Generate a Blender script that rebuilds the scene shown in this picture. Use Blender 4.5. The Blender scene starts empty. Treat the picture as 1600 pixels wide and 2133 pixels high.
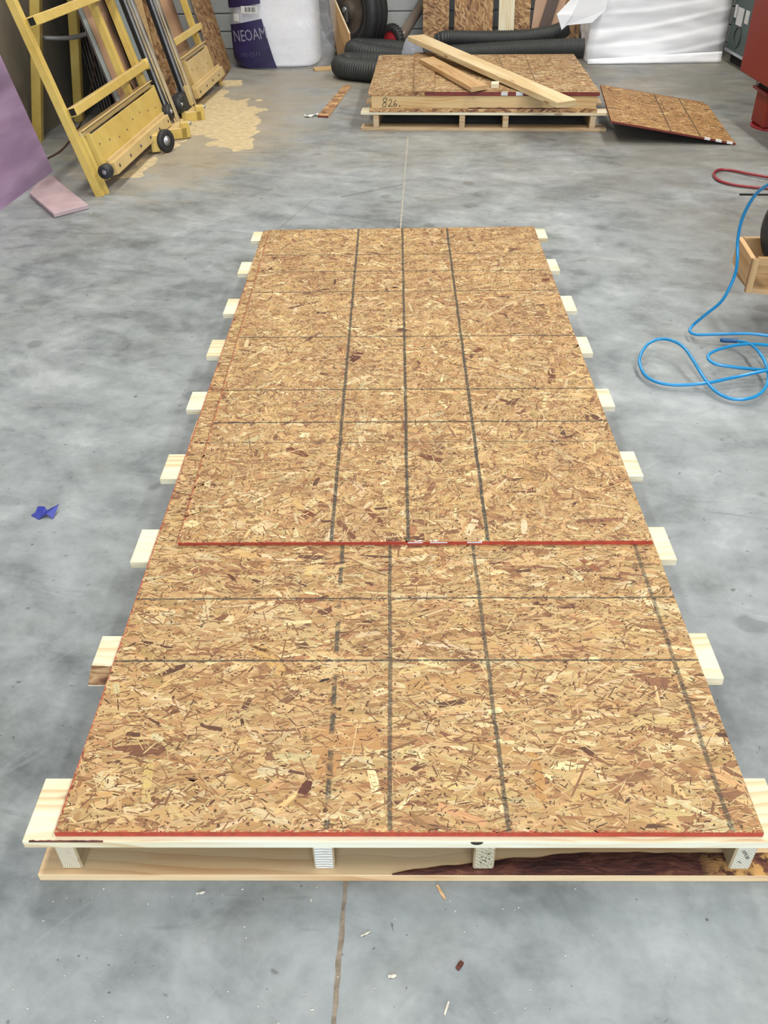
import bpy, bmesh, math, random
import numpy as np
from mathutils import Vector, Matrix, noise as mn
random.seed(7)
SC = bpy.context.scene
COL = SC.collection
V = Vector

# ------------------------------------------------------------------ camera
def make_camera():
    F, P, YAW, ROLL, H = 1795.9, 0.648346, -0.0190585, -0.01658, 1.473
    f = V((math.sin(YAW)*math.cos(P), math.cos(YAW)*math.cos(P), -math.sin(P)))
    r = V((math.cos(YAW), -math.sin(YAW), 0)); u = r.cross(f)
    r2 = r*math.cos(ROLL) + u*math.sin(ROLL); u2 = r2.cross(f)
    cam = bpy.data.cameras.new('camera'); ob = bpy.data.objects.new('camera', cam)
    COL.objects.link(ob)
    m = Matrix((r2, u2, -f)).transposed().to_4x4(); m.translation = (0, 0, H)
    ob.matrix_world = m
    cam.sensor_fit = 'VERTICAL'; cam.sensor_height = 24.0
    cam.lens = F/2133*24.0
    cam.clip_start = 0.05; cam.clip_end = 200
    SC.camera = ob
make_camera()

# ------------------------------------------------------------------ world, lights, exposure
SC.view_settings.view_transform = 'Standard'
SC.view_settings.look = 'None'
SC.view_settings.exposure = 0.0
SC.view_settings.gamma = 1.0
SC.view_settings.use_curve_mapping = False
SC.cycles.use_denoising = True
SC.cycles.use_adaptive_sampling = True
SC.cycles.adaptive_threshold = 0.05
SC.cycles.max_bounces = 5
SC.cycles.diffuse_bounces = 3
SC.cycles.transparent_max_bounces = 12
SC.cycles.sample_clamp_indirect = 8.0

world = bpy.data.worlds.new('daylight'); SC.world = world; world.use_nodes = True
bg = world.node_tree.nodes['Background']
bg.inputs[0].default_value = (0.72, 0.83, 1.0, 1); bg.inputs[1].default_value = 1.2

CEIL = 4.6
TUBES = [(-0.9, 0.6), (2.3, 0.6), (-0.9, 3.9), (2.3, 3.9), (-0.9, 7.2), (2.3, 7.2)]
TUBE_W = {0.6: 92, 3.9: 106, 7.2: 84}
for (tx, ty) in TUBES:
    l = bpy.data.lights.new('tube_light', 'AREA'); l.shape = 'RECTANGLE'; l.size = 0.5; l.size_y = 2.4
    l.energy = TUBE_W[ty] * (1.15 if tx > 0 else 0.9); l.color = (1.0, 0.955, 0.88)
    o = bpy.data.objects.new('tube_light', l); o.location = (tx, ty, CEIL - 0.22); COL.objects.link(o)
# daylight through the open door behind the camera
l = bpy.data.lights.new('door_daylight', 'AREA'); l.shape = 'RECTANGLE'; l.size = 4.4; l.size_y = 3.2
l.energy = 320; l.color = (0.76, 0.88, 1.0)
o = bpy.data.objects.new('door_daylight', l); o.location = (0.6, -3.85, 1.75)
o.rotation_euler = (math.radians(90), 0, 0); COL.objects.link(o)

# ------------------------------------------------------------------ node helpers
def lin(c): 
    c /= 255.0
    return c/12.92 if c <= 0.04045 else ((c+0.055)/1.055)**2.4
def K(r, g, b, k=1.3):
    return (lin(r)/k, lin(g)/k, lin(b)/k, 1.0)

class NT:
    def __init__(s, tree): s.t = tree; s.n = tree.nodes; s.l = tree.links
    def put(s, sock, v):
        if v is None: return
        if hasattr(v, 'is_output'): s.l.new(v, sock)
        else:
            try: sock.default_value = v
            except Exception:
                sock.default_value = tuple(v)[:3] if len(v) > 3 else tuple(v)+(1,)
    def add(s, typ, ins=None, **attrs):
        n = s.n.new(typ)
        for k, v in attrs.items(): setattr(n, k, v)
        for k, v in (ins or {}).items(): s.put(n.inputs[k], v)
        return n
    def m(s, op, a, b=None, c=None, clamp=False):
        n = s.n.new('ShaderNodeMath'); n.operation = op; n.use_clamp = clamp
        for i, v in enumerate((a, b, c)): s.put(n.inputs[i], v)
        return n.outputs[0]
    def vm(s, op, a, b=None):
        n = s.n.new('ShaderNodeVectorMath'); n.operation = op
        s.put(n.inputs[0], a); s.put(n.inputs[1], b)
        return n.outputs[0]
    def xyz(s, x=0., y=0., z=0.):
        return s.add('ShaderNodeCombineXYZ', {0: x, 1: y, 2: z}).outputs[0]
    def sep(s, v):
        return s.add('ShaderNodeSeparateXYZ', {0: v}).outputs
    def noise(s, vec, scale=5., detail=2., rough=.5, dist=0., out=0):
        return s.add('ShaderNodeTexNoise', {'Vector': vec, 'Scale': scale, 'Detail': detail, 'Roughness': rough, 'Distortion': dist}).outputs[out]
    def ss(s, v, a, b, lo=0., hi=1.):
        n = s.add('ShaderNodeMapRange', {0: v, 1: a, 2: b, 3: lo, 4: hi}); n.interpolation_type = 'SMOOTHSTEP'
        return n.outputs[0]
    def mix(s, fac, a, b, blend='MIX'):
        n = s.n.new('ShaderNodeMix'); n.data_type = 'RGBA'; n.blend_type = blend; n.clamp_factor = True
        s.put(n.inputs[0], fac); s.put(n.inputs[6], a); s.put(n.inputs[7], b)
        return n.outputs[2]
    def ramp(s, fac, stops, interp='LINEAR'):
        n = s.n.new('ShaderNodeValToRGB'); e = n.color_ramp.elements; n.color_ramp.interpolation = interp
        while len(e) > 1: e.remove(e[0])
        e[0].position, e[0].color = stops[0]
        for p, c in stops[1:]:
            x = e.new(p); x.color = c
        s.put(n.inputs[0], fac)
        return n.outputs[0]
    def rot(s, v, ang):
        n = s.n.new('ShaderNodeVectorRotate'); n.rotation_type = 'Z_AXIS'
        s.put(n.inputs['Vector'], v); s.put(n.inputs['Angle'], ang)
        return n.outputs[0]

def newmat(name):
    m = bpy.data.materials.new(name); m.use_nodes = True
    nt = NT(m.node_tree); b = m.node_tree.nodes['Principled BSDF']
    return m, nt, b
def bump(nt, b, h, strength=.3, dist=.002):
    n = nt.add('ShaderNodeBump', {'Strength': strength, 'Distance': dist, 'Height': h})
    nt.l.new(n.outputs[0], b.inputs['Normal'])

def plain(name, col, rough=.5, metal=0., spec=.5, var=.08, scale=12., bmp=0.):
    m, nt, b = newmat(name)
    oc = nt.add('ShaderNodeTexCoord').outputs['Object']
    n = nt.noise(oc, scale, 4, .6)
    f = nt.ss(n, .3, .7, 1-var, 1+var)
    c = nt.vm('MULTIPLY', col[:3], nt.xyz(f, f, f))
    nt.l.new(c, b.inputs['Base Color'])
    b.inputs['Roughness'].default_value = rough; b.inputs['Metallic'].default_value = metal
    b.inputs['Specular IOR Level'].default_value = spec
    if bmp: bump(nt, b, nt.noise(oc, scale*6, 3), bmp, .002)
    return m

# ------------------------------------------------------------------ strand board (OSB)
def stroke_mask(nt, U, W, wob, p):
    """a marker line (x0,y0)-(x1,y1), half width hw, strength st, dashes"""
    x0, y0, x1, y1, hw, st = p[:6]
    dx, dy = x1-x0, y1-y0; ln = math.hypot(dx, dy); dx /= ln; dy /= ln
    ru = nt.m('SUBTRACT', U, x0); rw = nt.m('SUBTRACT', W, y0)
    al = nt.m('ADD', nt.m('MULTIPLY', ru, dx), nt.m('MULTIPLY', rw, dy))
    ac = nt.m('SUBTRACT', nt.m('MULTIPLY', rw, dx), nt.m('MULTIPLY', ru, dy))
    ac = nt.m('ABSOLUTE', nt.m('ADD', ac, wob))
    mk = nt.ss(ac, hw*.55, hw*1.25, st, 0.)
    if len(p) > 6 or ln < 3:
        inside = nt.m('MULTIPLY', nt.m('GREATER_THAN', al, 0.), nt.m('LESS_THAN', al, ln))
        mk = nt.m('MULTIPLY', mk, inside)
    if len(p) > 6:
        dash = nt.add('ShaderNodeTexNoise', {'W': nt.m('MULTIPLY', al, 1.), 'Scale': p[6], 'Detail': 1.}, noise_dimensions='1D').outputs[0]
        mk = nt.m('MULTIPLY', mk, nt.ss(dash, .45, .53))
    return mk


def marker(nt, c, uv, lines):
    """black marker and pencil lines drawn on a sheet, in sheet metres"""
    if not lines: return c
    U, W, _ = nt.sep(uv)[:3]
    wob = nt.m('MULTIPLY', nt.m('SUBTRACT', nt.noise(uv, 9., 1.), .5), .004)
    tot = 0.
    for p in lines:
        k = stroke_mask(nt, nt.m('MULTIPLY_ADD', tot, 1e-7, U), W, wob, p)
        tot = nt.m('MAXIMUM', tot, k)
    br = nt.ss(nt.noise(uv, 120., 2., .7), .30, .52, .40, 1.)
    return nt.mix(nt.m('MULTIPLY', tot, br), c, K(58, 60, 56))
def osb_base(name, lines=(), dark=1.):
    """the resin-dark layer under the surface strands"""
    m, nt, b = newmat(name)
    uv = nt.add('ShaderNodeUVMap', uv_map='UVMap').outputs[0]
    c = nt.ramp(nt.noise(nt.vm('MULTIPLY', uv, (60., 160., 1.)), 1., 3., .7), [(.3, K(96, 64, 42)), (.5, K(160, 116, 74)), (.7, K(206, 164, 112))])
    c = marker(nt, c, uv, lines)
    if dark != 1.: c = nt.vm('MULTIPLY', c, (dark, dark, dark))
    nt.l.new(c, b.inputs['Base Color']); b.inputs['Roughness'].default_value = .65
    return m
def osb_strand(name, lines=(), dark=1., worn=.4, fringe=None):
    """surface strands: colour of each strand comes with the mesh, grain and wear from here"""
    m, nt, b = newmat(name)
    uv = nt.add('ShaderNodeUVMap', uv_map='UVMap').outputs[0]
    gv = nt.add('ShaderNodeUVMap', uv_map='grain').outputs[0]
    c = nt.add('ShaderNodeVertexColor', layer_name='strand').outputs[0]
    gr = nt.noise(nt.vm('MULTIPLY', gv, (22., 420., 1.)), 1., 2., .6)
    gf = nt.ss(gr, .3, .7, .80, 1.14)
    c = nt.vm('MULTIPLY', c, nt.xyz(gf, gf, gf))
    p2 = nt.noise(uv, 3.4, 5., .65)
    c = nt.mix(nt.ss(p2, .46, .66, 0., worn), c, nt.vm('MULTIPLY', c, (.80, .75, .77)))
    p3 = nt.noise(nt.vm('MULTIPLY', uv, (9., 20., 1.)), 1., 3., .6)
    c = nt.mix(nt.ss(p3, .52, .66, 0., .4), c, nt.vm('MULTIPLY', c, (.80, .73, .70)))
    c = marker(nt, c, uv, lines)
    if fringe:     # edge paint that ran over the arris
        W_, H_, sides, lf = fringe
        U, W, _ = nt.sep(uv)[:3]; ds = None
        for sd in sides:
            e = {'L': lambda: nt.m('SUBTRACT', U, nt.m('MULTIPLY_ADD', W, -lf/H_, lf)), 'R': lambda: nt.m('SUBTRACT', W_, U), 'N': lambda: W, 'F': lambda: nt.m('SUBTRACT', H_, W)}[sd]()
            ds = e if ds is None else nt.m('MINIMUM', ds, e)
        lim = nt.ss(nt.noise(uv, 150., 3., .7), .38, .75, .0004, .0075)
        c = nt.mix(nt.m('MULTIPLY', nt.m('LESS_THAN', ds, lim), .8), c, K(182, 70, 50))
    if dark != 1.: c = nt.vm('MULTIPLY', c, (dark, dark, dark))
    nt.l.new(c, b.inputs['Base Color']); b.inputs['Roughness'].default_value = .6
    b.inputs['Specular IOR Level'].default_value = .3
    return m
TONES = [((234, 210, 166), .11), ((218, 184, 134), .25), ((204, 166, 116), .28), ((190, 148, 102), .20), ((170, 126, 88), .08), ((148, 104, 78), .035), ((108, 72, 56), .012)]
def strands(parent, mat, corner, W, H, classes, seed, axu=(1, 0, 0), axv=(0, 1, 0), specials=(), keep=None, warm=(1, 1, 1), left=None):
    """thousands of pressed wood strands on the face of a sheet, one joined part"""
    rg = np.random.default_rng(seed)
    axu = np.array(axu, float); axv = np.array(axv, float); nz = np.cross(axu, axv); nz /= np.linalg.norm(nz)
    C = []; A = []; Ls = []; Ws = []; T = []
    cols = np.array([[lin(v)/1.3 for v in t[0]] for t in TONES]); pr = np.array([t[1] for t in TONES]); pr /= pr.sum()
    def put_specials():
        for (u, v, ang, L, Wd, col) in specials:
            C.append(np.array([[u, v]])); A.append(np.array([ang])); Ls.append(np.array([L])); Ws.append(np.array([Wd]))
            T.append(np.array([[lin(x)/1.3 for x in col]]))
    for ci, (n, L, Lw, Wd, asd, bias, tone) in enumerate(classes):
        if ci == 8: put_specials()
        n = int(n*W*H)
        u = rg.uniform(-.01, W+.01, n); v = rg.uniform(-.01, H+.01, n)
        C.append(np.stack([u, v], 1))
        flip = rg.random(n) < .12
        A.append(bias + rg.normal(0, asd, n) + np.where(flip, rg.uniform(-1.5, 1.5, n), 0))
        Ls.append(np.clip(L*np.exp(rg.normal(0, Lw, n)), .004, .2)); Ws.append(np.clip(Wd*np.exp(rg.normal(0, .4, n)), .0009, .05))
        if tone is None:
            c = cols[rg.choice(len(cols), n, p=pr)]
        else:
            c = np.tile(np.array([lin(x)/1.3 for x in tone]), (n, 1))
        T.append(c*np.exp(rg.normal(0, .10, (n, 1)))*np.exp(rg.normal(0, .03, (n, 3))))
    C = np.concatenate(C); A = np.concatenate(A); Ls = np.concatenate(Ls); Ws = np.concatenate(Ws); T = np.concatenate(T)*np.array(warm)*np.array((.895, .895, .845))
    if keep is not None:
        k = keep(C[:, 0], C[:, 1]); C, A, Ls, Ws, T = C[k], A[k], Ls[k], Ws[k], T[k]
    n = len(C)
    # eight-cornered ragged outline
    px = np.array([-.5, -.44, -.05, .42, .5, .46, .05, -.47]); py = np.array([.05, -.46, -.5, -.47, -.1, .42, .5, .44])
    lx = px[None]*Ls[:, None]; ly = py[None]*Ws[:, None]
    lx = lx + rg.normal(0, .045, (n, 8))*Ls[:, None]; ly = ly + rg.normal(0, .10, (n, 8))*Ws[:, None]
    ca, sa = np.cos(A)[:, None], np.sin(A)[:, None]
    U = C[:, :1] + lx*ca - ly*sa; Vv = C[:, 1:] + lx*sa + ly*ca
    Vv = np.clip(Vv, .0002, H-.0002)
    lo = 0. if left is None else left(Vv)
    U = np.clip(U, lo+.0002, W-.0002)
    def area(a, b_): return np.abs((a*np.roll(b_, -1, 1)-b_*np.roll(a, -1, 1)).sum(1))
    k = area(U-U.mean(1, keepdims=True), Vv-Vv.mean(1, keepdims=True)) > .55*area(lx, ly)
    U, Vv, lx, ly, T = U[k], Vv[k], lx[k], ly[k], T[k]; n = len(U)
    z = .00008 + .0008*(np.arange(n)/n)[:, None] + np.zeros((n, 8))
    z += rg.uniform(0, 2e-5, (n, 1))
    co = np.array(corner, float)[None, None] + U[..., None]*axu + Vv[..., None]*axv + z[..., None]*nz
    base = np.array(parent['_o'])
    me = bpy.data.meshes.new('wood_strands')
    me.vertices.add(n*8); me.vertices.foreach_set('co', (co-base).reshape(-1))
    me.loops.add(n*8); me.loops.foreach_set('vertex_index', np.arange(n*8))
    me.polygons.add(n); me.polygons.foreach_set('loop_start', np.arange(n)*8); me.polygons.foreach_set('loop_total', np.full(n, 8))
    u1 = me.uv_layers.new(name='UVMap'); u1.data.foreach_set('uv', np.stack([U, Vv], -1).reshape(-1))
    ro = rg.uniform(0, 50, (n, 1))
    u2 = me.uv_layers.new(name='grain'); u2.data.foreach_set('uv', np.stack([lx+ro, ly+ro*.37], -1).reshape(-1))
    ca_ = me.color_attributes.new('strand', 'FLOAT_COLOR', 'POINT')
    rgba = np.ones((n, 8, 4)); rgba[..., :3] = T[:, None, :]
    ca_.data.foreach_set('color', rgba.reshape(-1))
    me.update(); me.validate()
    me.materials.append(mat)
    o = bpy.data.objects.new('wood_strands', me); COL.objects.link(o); o.parent = parent
    o['kind'] = 'stuff'
    return o
# counts per square metre, mean length, spread, width, angle spread, angle bias, tone
def cls(asd, bias, k=1., s=1.):
    D = (92, 62, 44); r = min(1.2, asd*2.2)
    return [(9000*k, .050*s, .3, .013*s, asd*1.2, bias, None), (7000*k, .030*s, .4, .008*s, r, bias, None),
            (700*k, .105*s, .3, .021*s, asd, bias, None), (3600*k, .065*s, .35, .011*s, asd, bias, None), (7500*k, .030*s, .4, .0058*s, asd*1.5, bias, None),
            (12000*k, .016*s, .5, .0026*s, r, bias, None), (500*k, .085*s, .3, .016*s, asd, bias, None), (1800*k, .045*s, .35, .009*s, asd*1.3, bias, None),
            (2200*k, .011*s, .6, .0014*s, r, bias, D), (2400*k, .005*s, .5, .0022*s, 1.2, bias, (100, 68, 48)), (2600*k, .022*s, .5, .0018*s, r, bias, (220, 190, 142)), (2600*k, .014*s, .6, .0022*s, r, bias, (150, 108, 76))]
def osb(name, dark=1., scale=1., ang=0.):
    """cheap variant for boards standing far off"""
    m, nt, b = newmat(name)
    uv = nt.rot(nt.add('ShaderNodeUVMap', uv_map='UVMap').outputs[0], ang)
    c = None
    for i, (a_, sx, sy) in enumerate(((.2, 22., 60.), (-.5, 16., 42.))):
        q = nt.vm('MULTIPLY', nt.rot(uv, a_), (sx/scale, sy/scale, 1.))
        vor = nt.add('ShaderNodeTexVoronoi', {'Vector': q, 'Scale': 1.}, voronoi_dimensions='2D')
        cc = nt.ramp(nt.sep(vor.outputs['Color'])[0], [(0., K(110, 72, 48)), (.2, K(158, 112, 72)), (.6, K(192, 148, 98)), (1., K(226, 188, 136))])
        c = cc if c is None else nt.mix(nt.m('GREATER_THAN', nt.sep(vor.outputs['Color'])[1], .5), c, cc)
    p2 = nt.noise(uv, 3., 3.)
    f = nt.ss(p2, .35, .65, dark*.85, dark*1.05)
    nt.l.new(nt.vm('MULTIPLY', c, nt.xyz(f, f, f)), b.inputs['Base Color']); b.inputs['Roughness'].default_value = .65
    return m

# ------------------------------------------------------------------ sawn timber
def pine(name, light=(246, 236, 202), mid=(232, 206, 158), line=(196, 150, 96), rings=1., stain=None, k=1.3):
    m, nt, b = newmat(name)
    uv = nt.add('ShaderNodeUVMap').outputs[0]
    rnd = nt.add('ShaderNodeObjectInfo').outputs['Random']
    uv = nt.vm('ADD', uv, nt.xyz(nt.m('MULTIPLY', rnd, 37.), nt.m('MULTIPLY', rnd, 91.), 0.))
    warp = nt.noise(nt.vm('MULTIPLY', uv, (1.6, 5., 1)), 1., 2., .5)
    U, W, _ = nt.sep(uv)[:3]
    q = nt.m('MULTIPLY_ADD', warp, .16, W)
    rg = nt.m('FRACT', nt.m('MULTIPLY', q, 46.*rings))
    rl = nt.m('MULTIPLY', nt.ss(rg, .25, .92), nt.ss(rg, .93, 1., 1., 0.))
    str_ = nt.ss(nt.noise(nt.vm('MULTIPLY', uv, (3., 60., 1)), 1., 3., .5), .35, .7, 0., 1.)
    area = nt.ss(nt.noise(nt.vm('MULTIPLY', uv, (1.2, 6., 1)), 1.5, 2.), .42, .62)
    c = nt.mix(nt.m('MULTIPLY', area, .6), K(*light, k), K(*mid, k))
    c = nt.mix(nt.m('MULTIPLY', rl, nt.m('MULTIPLY_ADD', area, .45, .12)), c, K(*line, k))
    c = nt.mix(nt.m('MULTIPLY', str_, .13), c, K(*line, k))
    # a few knots
    vor = nt.add('ShaderNodeTexVoronoi', {'Vector': nt.vm('MULTIPLY', uv, (2.2, 9., 1)), 'Scale': 1.}, voronoi_dimensions='2D')
    kn = nt.m('MULTIPLY', nt.ss(vor.outputs['Distance'], .03, .10, 1., 0.), nt.m('GREATER_THAN', nt.sep(vor.outputs['Color'])[0], .72))
    c = nt.mix(nt.m('MULTIPLY', kn, .7), c, K(140, 88, 50, k))
    if stain:
        s = nt.ss(nt.noise(nt.vm('MULTIPLY', uv, (5., 14., 1)), 1., 4., .6), stain[0], stain[0]+.15)
        c = nt.mix(s, c, K(*stain[1]))
    nt.l.new(c, b.inputs['Base Color']); b.inputs['Roughness'].default_value = .6
    b.inputs['Specular IOR Level'].default_value = .3
    bump(nt, b, nt.m('ADD', rl, nt.noise(nt.vm('MULTIPLY', uv, (8., 220., 1)), 1., 2.)), .12, .001)
    return m
def endgrain(name, light=(232, 218, 188), line=(172, 140, 104), off=(.03, -.02), freq=260., stamp=0.):
    m, nt, b = newmat(name)
    uv = nt.add('ShaderNodeUVMap').outputs[0]
    w = nt.noise(uv, 30., 2.)
    d = nt.add('ShaderNodeVectorMath', {0: nt.vm('ADD', uv, (off[0], off[1], 0))}, operation='LENGTH').outputs['Value']
    rg = nt.m('FRACT', nt.m('MULTIPLY', nt.m('MULTIPLY_ADD', w, .006, d), freq))
    rl = nt.m('MULTIPLY', nt.ss(rg, .3, .9), nt.ss(rg, .92, 1., 1., 0.))
    c = nt.mix(nt.m('MULTIPLY', rl, .75), K(*light), K(*line))
    c = nt.mix(nt.ss(nt.noise(uv, 60., 4., .7), .5, .75, 0., .4), c, K(150, 126, 96))
    if stamp:
        sp = nt.ss(nt.noise(nt.vm('MULTIPLY', uv, (260., 190., 1)), 1., 1.), .56, .6)
        pu, pw, _ = nt.sep(uv)[:3]
        win = nt.m('MULTIPLY', nt.ss(nt.m('ABSOLUTE', nt.m('SUBTRACT', pw, .038)), .018, .03, 1., 0.), nt.ss(nt.m('ABSOLUTE', nt.m('SUBTRACT', pu, .022)), .008, .014, 1., 0.))
        c = nt.mix(nt.m('MULTIPLY', nt.m('MULTIPLY', sp, win), stamp), c, K(52, 50, 36))
    nt.l.new(c, b.inputs['Base Color']); b.inputs['Roughness'].default_value = .75
    return m
def ply_edge(name):
    m, nt, b = newmat(name)
    uv = nt.add('ShaderNodeUVMap').outputs[0]
    U, W, _ = nt.sep(uv)[:3]
    s = nt.m('FRACT', nt.m('MULTIPLY', W, 260.))
    c = nt.mix(nt.ss(s, .4, .6), K(206, 168, 122), K(120, 84, 54))
    c = nt.mix(nt.ss(nt.noise(nt.vm('MULTIPLY', uv, (60, 400, 1)), 1., 3.), .5, .7, 0., .5), c, K(90, 62, 42))
    nt.l.new(c, b.inputs['Base Color']); b.inputs['Roughness'].default_value = .7
    return m

# ------------------------------------------------------------------ concrete floor
def concrete_floor():
    m, nt, b = newmat('floor_concrete')
    P = nt.add('ShaderNodeNewGeometry').outputs['Position']
    X, Y, _ = nt.sep(P)[:3]
    st = nt.vm('MULTIPLY', nt.rot(P, .35), (1., 2.0, 1.))
    n1 = nt.noise(P, 1.3, 6., .66, .3)
    n2 = nt.noise(st, 3.4, 5., .66, .8)
    n3 = nt.noise(P, 12., 5., .7)
    n4 = nt.noise(nt.vm('ADD', P, (5.3, 1.9, 0)), 3.6, 6., .68, .3)
    v = nt.m('ADD', nt.m('MULTIPLY', n1, .34), nt.m('ADD', nt.m('MULTIPLY', n2, .22), nt.m('ADD', nt.m('MULTIPLY', n4, .32), nt.m('MULTIPLY', n3, .15))))
    c = nt.ramp(v, [(.38, K(92, 98, 101)), (.45, K(124, 131, 134)), (.505, K(146, 153, 156)), (.56, K(161, 168, 171)), (.63, K(182, 188, 191))])
    # greenish / brown tracked-in grime
    g1 = nt.ss(nt.noise(nt.vm('ADD', P, (3.7, 9.2, 0)), 2.1, 4., .6, .6), .50, .66, 0., .55)
    c = nt.mix(g1, c, nt.vm('MULTIPLY', c, (.92, .90, .83)))
    # dark scuffs and pale scratches, long and thin
    sc = nt.noise(nt.vm('MULTIPLY', nt.rot(P, .12), (3.2, 13., 1)), 1., 4., .65, 1.2)
    c = nt.mix(nt.ss(sc, .60, .72, 0., .35), c, K(92, 98, 102))
    sc2 = nt.noise(nt.vm('MULTIPLY', nt.rot(P, -.9), (2.6, 9., 1)), 1., 4., .65, .8)
    c = nt.mix(nt.ss(sc2, .62, .74, 0., .25), c, K(200, 206, 210))
    # drip stains
    wp = nt.vm('ADD', P, nt.vm('MULTIPLY', nt.noise(P, 16., 2., .6, 0., 1), (.06, .06, 0)))
    for scl, th, cut, k in ((4.5, .20, .86, .45), (17., .10, .90, .7), (48., .13, .93, .8)):
        vor = nt.add('ShaderNodeTexVoronoi', {'Vector': wp, 'Scale': scl}, voronoi_dimensions='2D')
        sz = nt.m('MULTIPLY', nt.sep(vor.outputs['Color'])[1], th)
        mk = nt.m('MULTIPLY', nt.ss(nt.m('SUBTRACT', vor.outputs['Distance'], sz), -.06, .05, 1., 0.), nt.m('GREATER_THAN', nt.sep(vor.outputs['Color'])[0], cut))
        c = nt.mix(nt.m('MULTIPLY', mk, k), c, K(80, 85, 86))
    # saw dust trodden into the slab round the panel saw and a warmer tan tint growing with distance
    dx = nt.m('SUBTRACT', X, -1.45); dy = nt.m('SUBTRACT', Y, 6.4)
    dr = nt.m('SQRT', nt.m('ADD', nt.m('POWER', nt.m('MULTIPLY', dx, 1.05), 2.), nt.m('POWER', nt.m('MULTIPLY', dy, .52), 2.)))
    du = nt.m('ADD', nt.ss(dr, .15, 1.5, 1., 0.), nt.m('MULTIPLY', nt.m('SUBTRACT', nt.noise(st, 4., 6., .65, .6), .5), 1.1))
    c = nt.mix(nt.ss(du, .35, .95, 0., .7), c, K(190, 174, 142))
    far = nt.m('MULTIPLY', nt.ss(Y, 3.5, 8.5), nt.ss(nt.noise(P, 1.7, 5., .6), .35, .6, .25, 1.))
    c = nt.mix(nt.m('MULTIPLY', far, .75), c, K(166, 155, 136))
    right_shade = nt.m('MULTIPLY', nt.ss(X, .9, 1.7), nt.ss(nt.noise(nt.vm('ADD', P, (0, 4.4, 0)), 1.4, 5., .65), .36, .56, .2, 1.))  # dimmer light on the right side, painted into the slab as patchy warm grey
    c = nt.mix(nt.m('MULTIPLY', right_shade, .6), c, K(118, 115, 106))
    # saw-cut joints (colour of the debris in them)
    wob = nt.m('MULTIPLY', nt.m('SUBTRACT', nt.noise(P, 6., 2.), .5), .004)
    for p in ((-1.2, 5.72, .3, 5.72, .004, .5), (1.05, 1.16, 1.9, 1.21, .002, .5), (-.62, 4.2, -.45, 4.75, .003, .4), (-.3, 4.8, .05, 5.02, .012, .35)):
        c = nt.mix(stroke_mask(nt, X, Y, wob, p), c, K(70, 72, 72))
    nt.l.new(c, b.inputs['Base Color'])
    nt.l.new(nt.ss(n2, .35, .65, .42, .62), b.inputs['Roughness'])
    b.inputs['Specular IOR Level'].default_value = .38
    return m
def wall_mat(name, c0, c1, sc=1.5):
    m, nt, b = newmat(name)
    P = nt.add('ShaderNodeNewGeometry').outputs['Position']
    n = nt.noise(nt.vm('MULTIPLY', P, (1, 1, .5)), sc, 6., .65, .5)
    c = nt.ramp(n, [(.35, K(*c0)), (.62, K(*c1))])
    nt.l.new(c, b.inputs['Base Color']); b.inputs['Roughness'].default_value = .8
    bump(nt, b, nt.noise(P, 40., 4.), .1, .003)
    return m
def film_mat(name, opac=.25, col=(238, 240, 248), rough=.12):
    m, nt, b = newmat(name)
    P = nt.add('ShaderNodeTexCoord').outputs['Object']
    n = nt.noise(P, 7., 5., .65, 1.5)
    tr = nt.add('ShaderNodeBsdfTransparent', {0: (.97, .97, .98, 1)})
    b.inputs['Base Color'].default_value = K(*col, 1.1); b.inputs['Roughness'].default_value = rough
    b.inputs['Specular IOR Level'].default_value = .8
    bump(nt, b, n, .15, .02)
    mx = nt.add('ShaderNodeMixShader', {0: nt.ss(n, .45, .75, opac, min(1., opac+.14)), 1: tr.outputs[0], 2: b.outputs[0]})
    out = [x for x in nt.n if x.type == 'OUTPUT_MATERIAL'][0]
    nt.l.new(mx.outputs[0], out.inputs[0])
    return m
def foam_mat(name):
    m, nt, b = newmat(name)
    P = nt.add('ShaderNodeTexCoord').outputs['Object']
    n = nt.noise(nt.vm('MULTIPLY', P, (1.5, 1.5, 14.)), 1., 3.)
    c = nt.ramp(n, [(.3, K(238, 240, 246, 1.03)), (.6, K(248, 249, 253, 1.03))])
    nt.l.new(c, b.inputs['Base Color']); b.inputs['Roughness'].default_value = .55
    b.inputs['Subsurface Weight'].default_value = .0
    bump(nt, b, n, .25, .01)
    return m
def bark_mat(name='bark_dark', c0=(46, 22, 18), c1=(92, 46, 36), c2=(122, 70, 54), c3=(160, 112, 76)):
    m, nt, b = newmat(name)
    P = nt.add('ShaderNodeTexCoord').outputs['Object']
    n = nt.noise(nt.vm('MULTIPLY', P, (18., 70., 30.)), 1., 6., .7, .6)
    x = nt.sep(P)[0]
    c = nt.ramp(n, [(.32, K(*c0)), (.48, K(*c1)), (.60, K(*c2)), (.75, K(*c3))])
    k = nt.m('MULTIPLY', nt.ss(x, .50, .60), nt.ss(nt.noise(P, 38., 4., .65), .42, .56))
    c = nt.mix(k, c, K(222, 168, 98))
    nt.l.new(c, b.inputs['Base Color']); b.inputs['Roughness'].default_value = .8
    bump(nt, b, n, .8, .006)
    return m
def purple_mat():
    m, nt, b = newmat('purple_foam')
    P = nt.add('ShaderNodeTexCoord').outputs['Object']
    q = nt.vm('MULTIPLY', P, (1., 1.1, 6.))
    n = nt.noise(q, 1.5, 3., .5)
    c = nt.ramp(n, [(.35, K(152, 124, 156)), (.5, K(166, 138, 170)), (.65, K(180, 154, 184))])
    nt.l.new(c, b.inputs['Base Color']); b.inputs['Roughness'].default_value = .55
    return m
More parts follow.
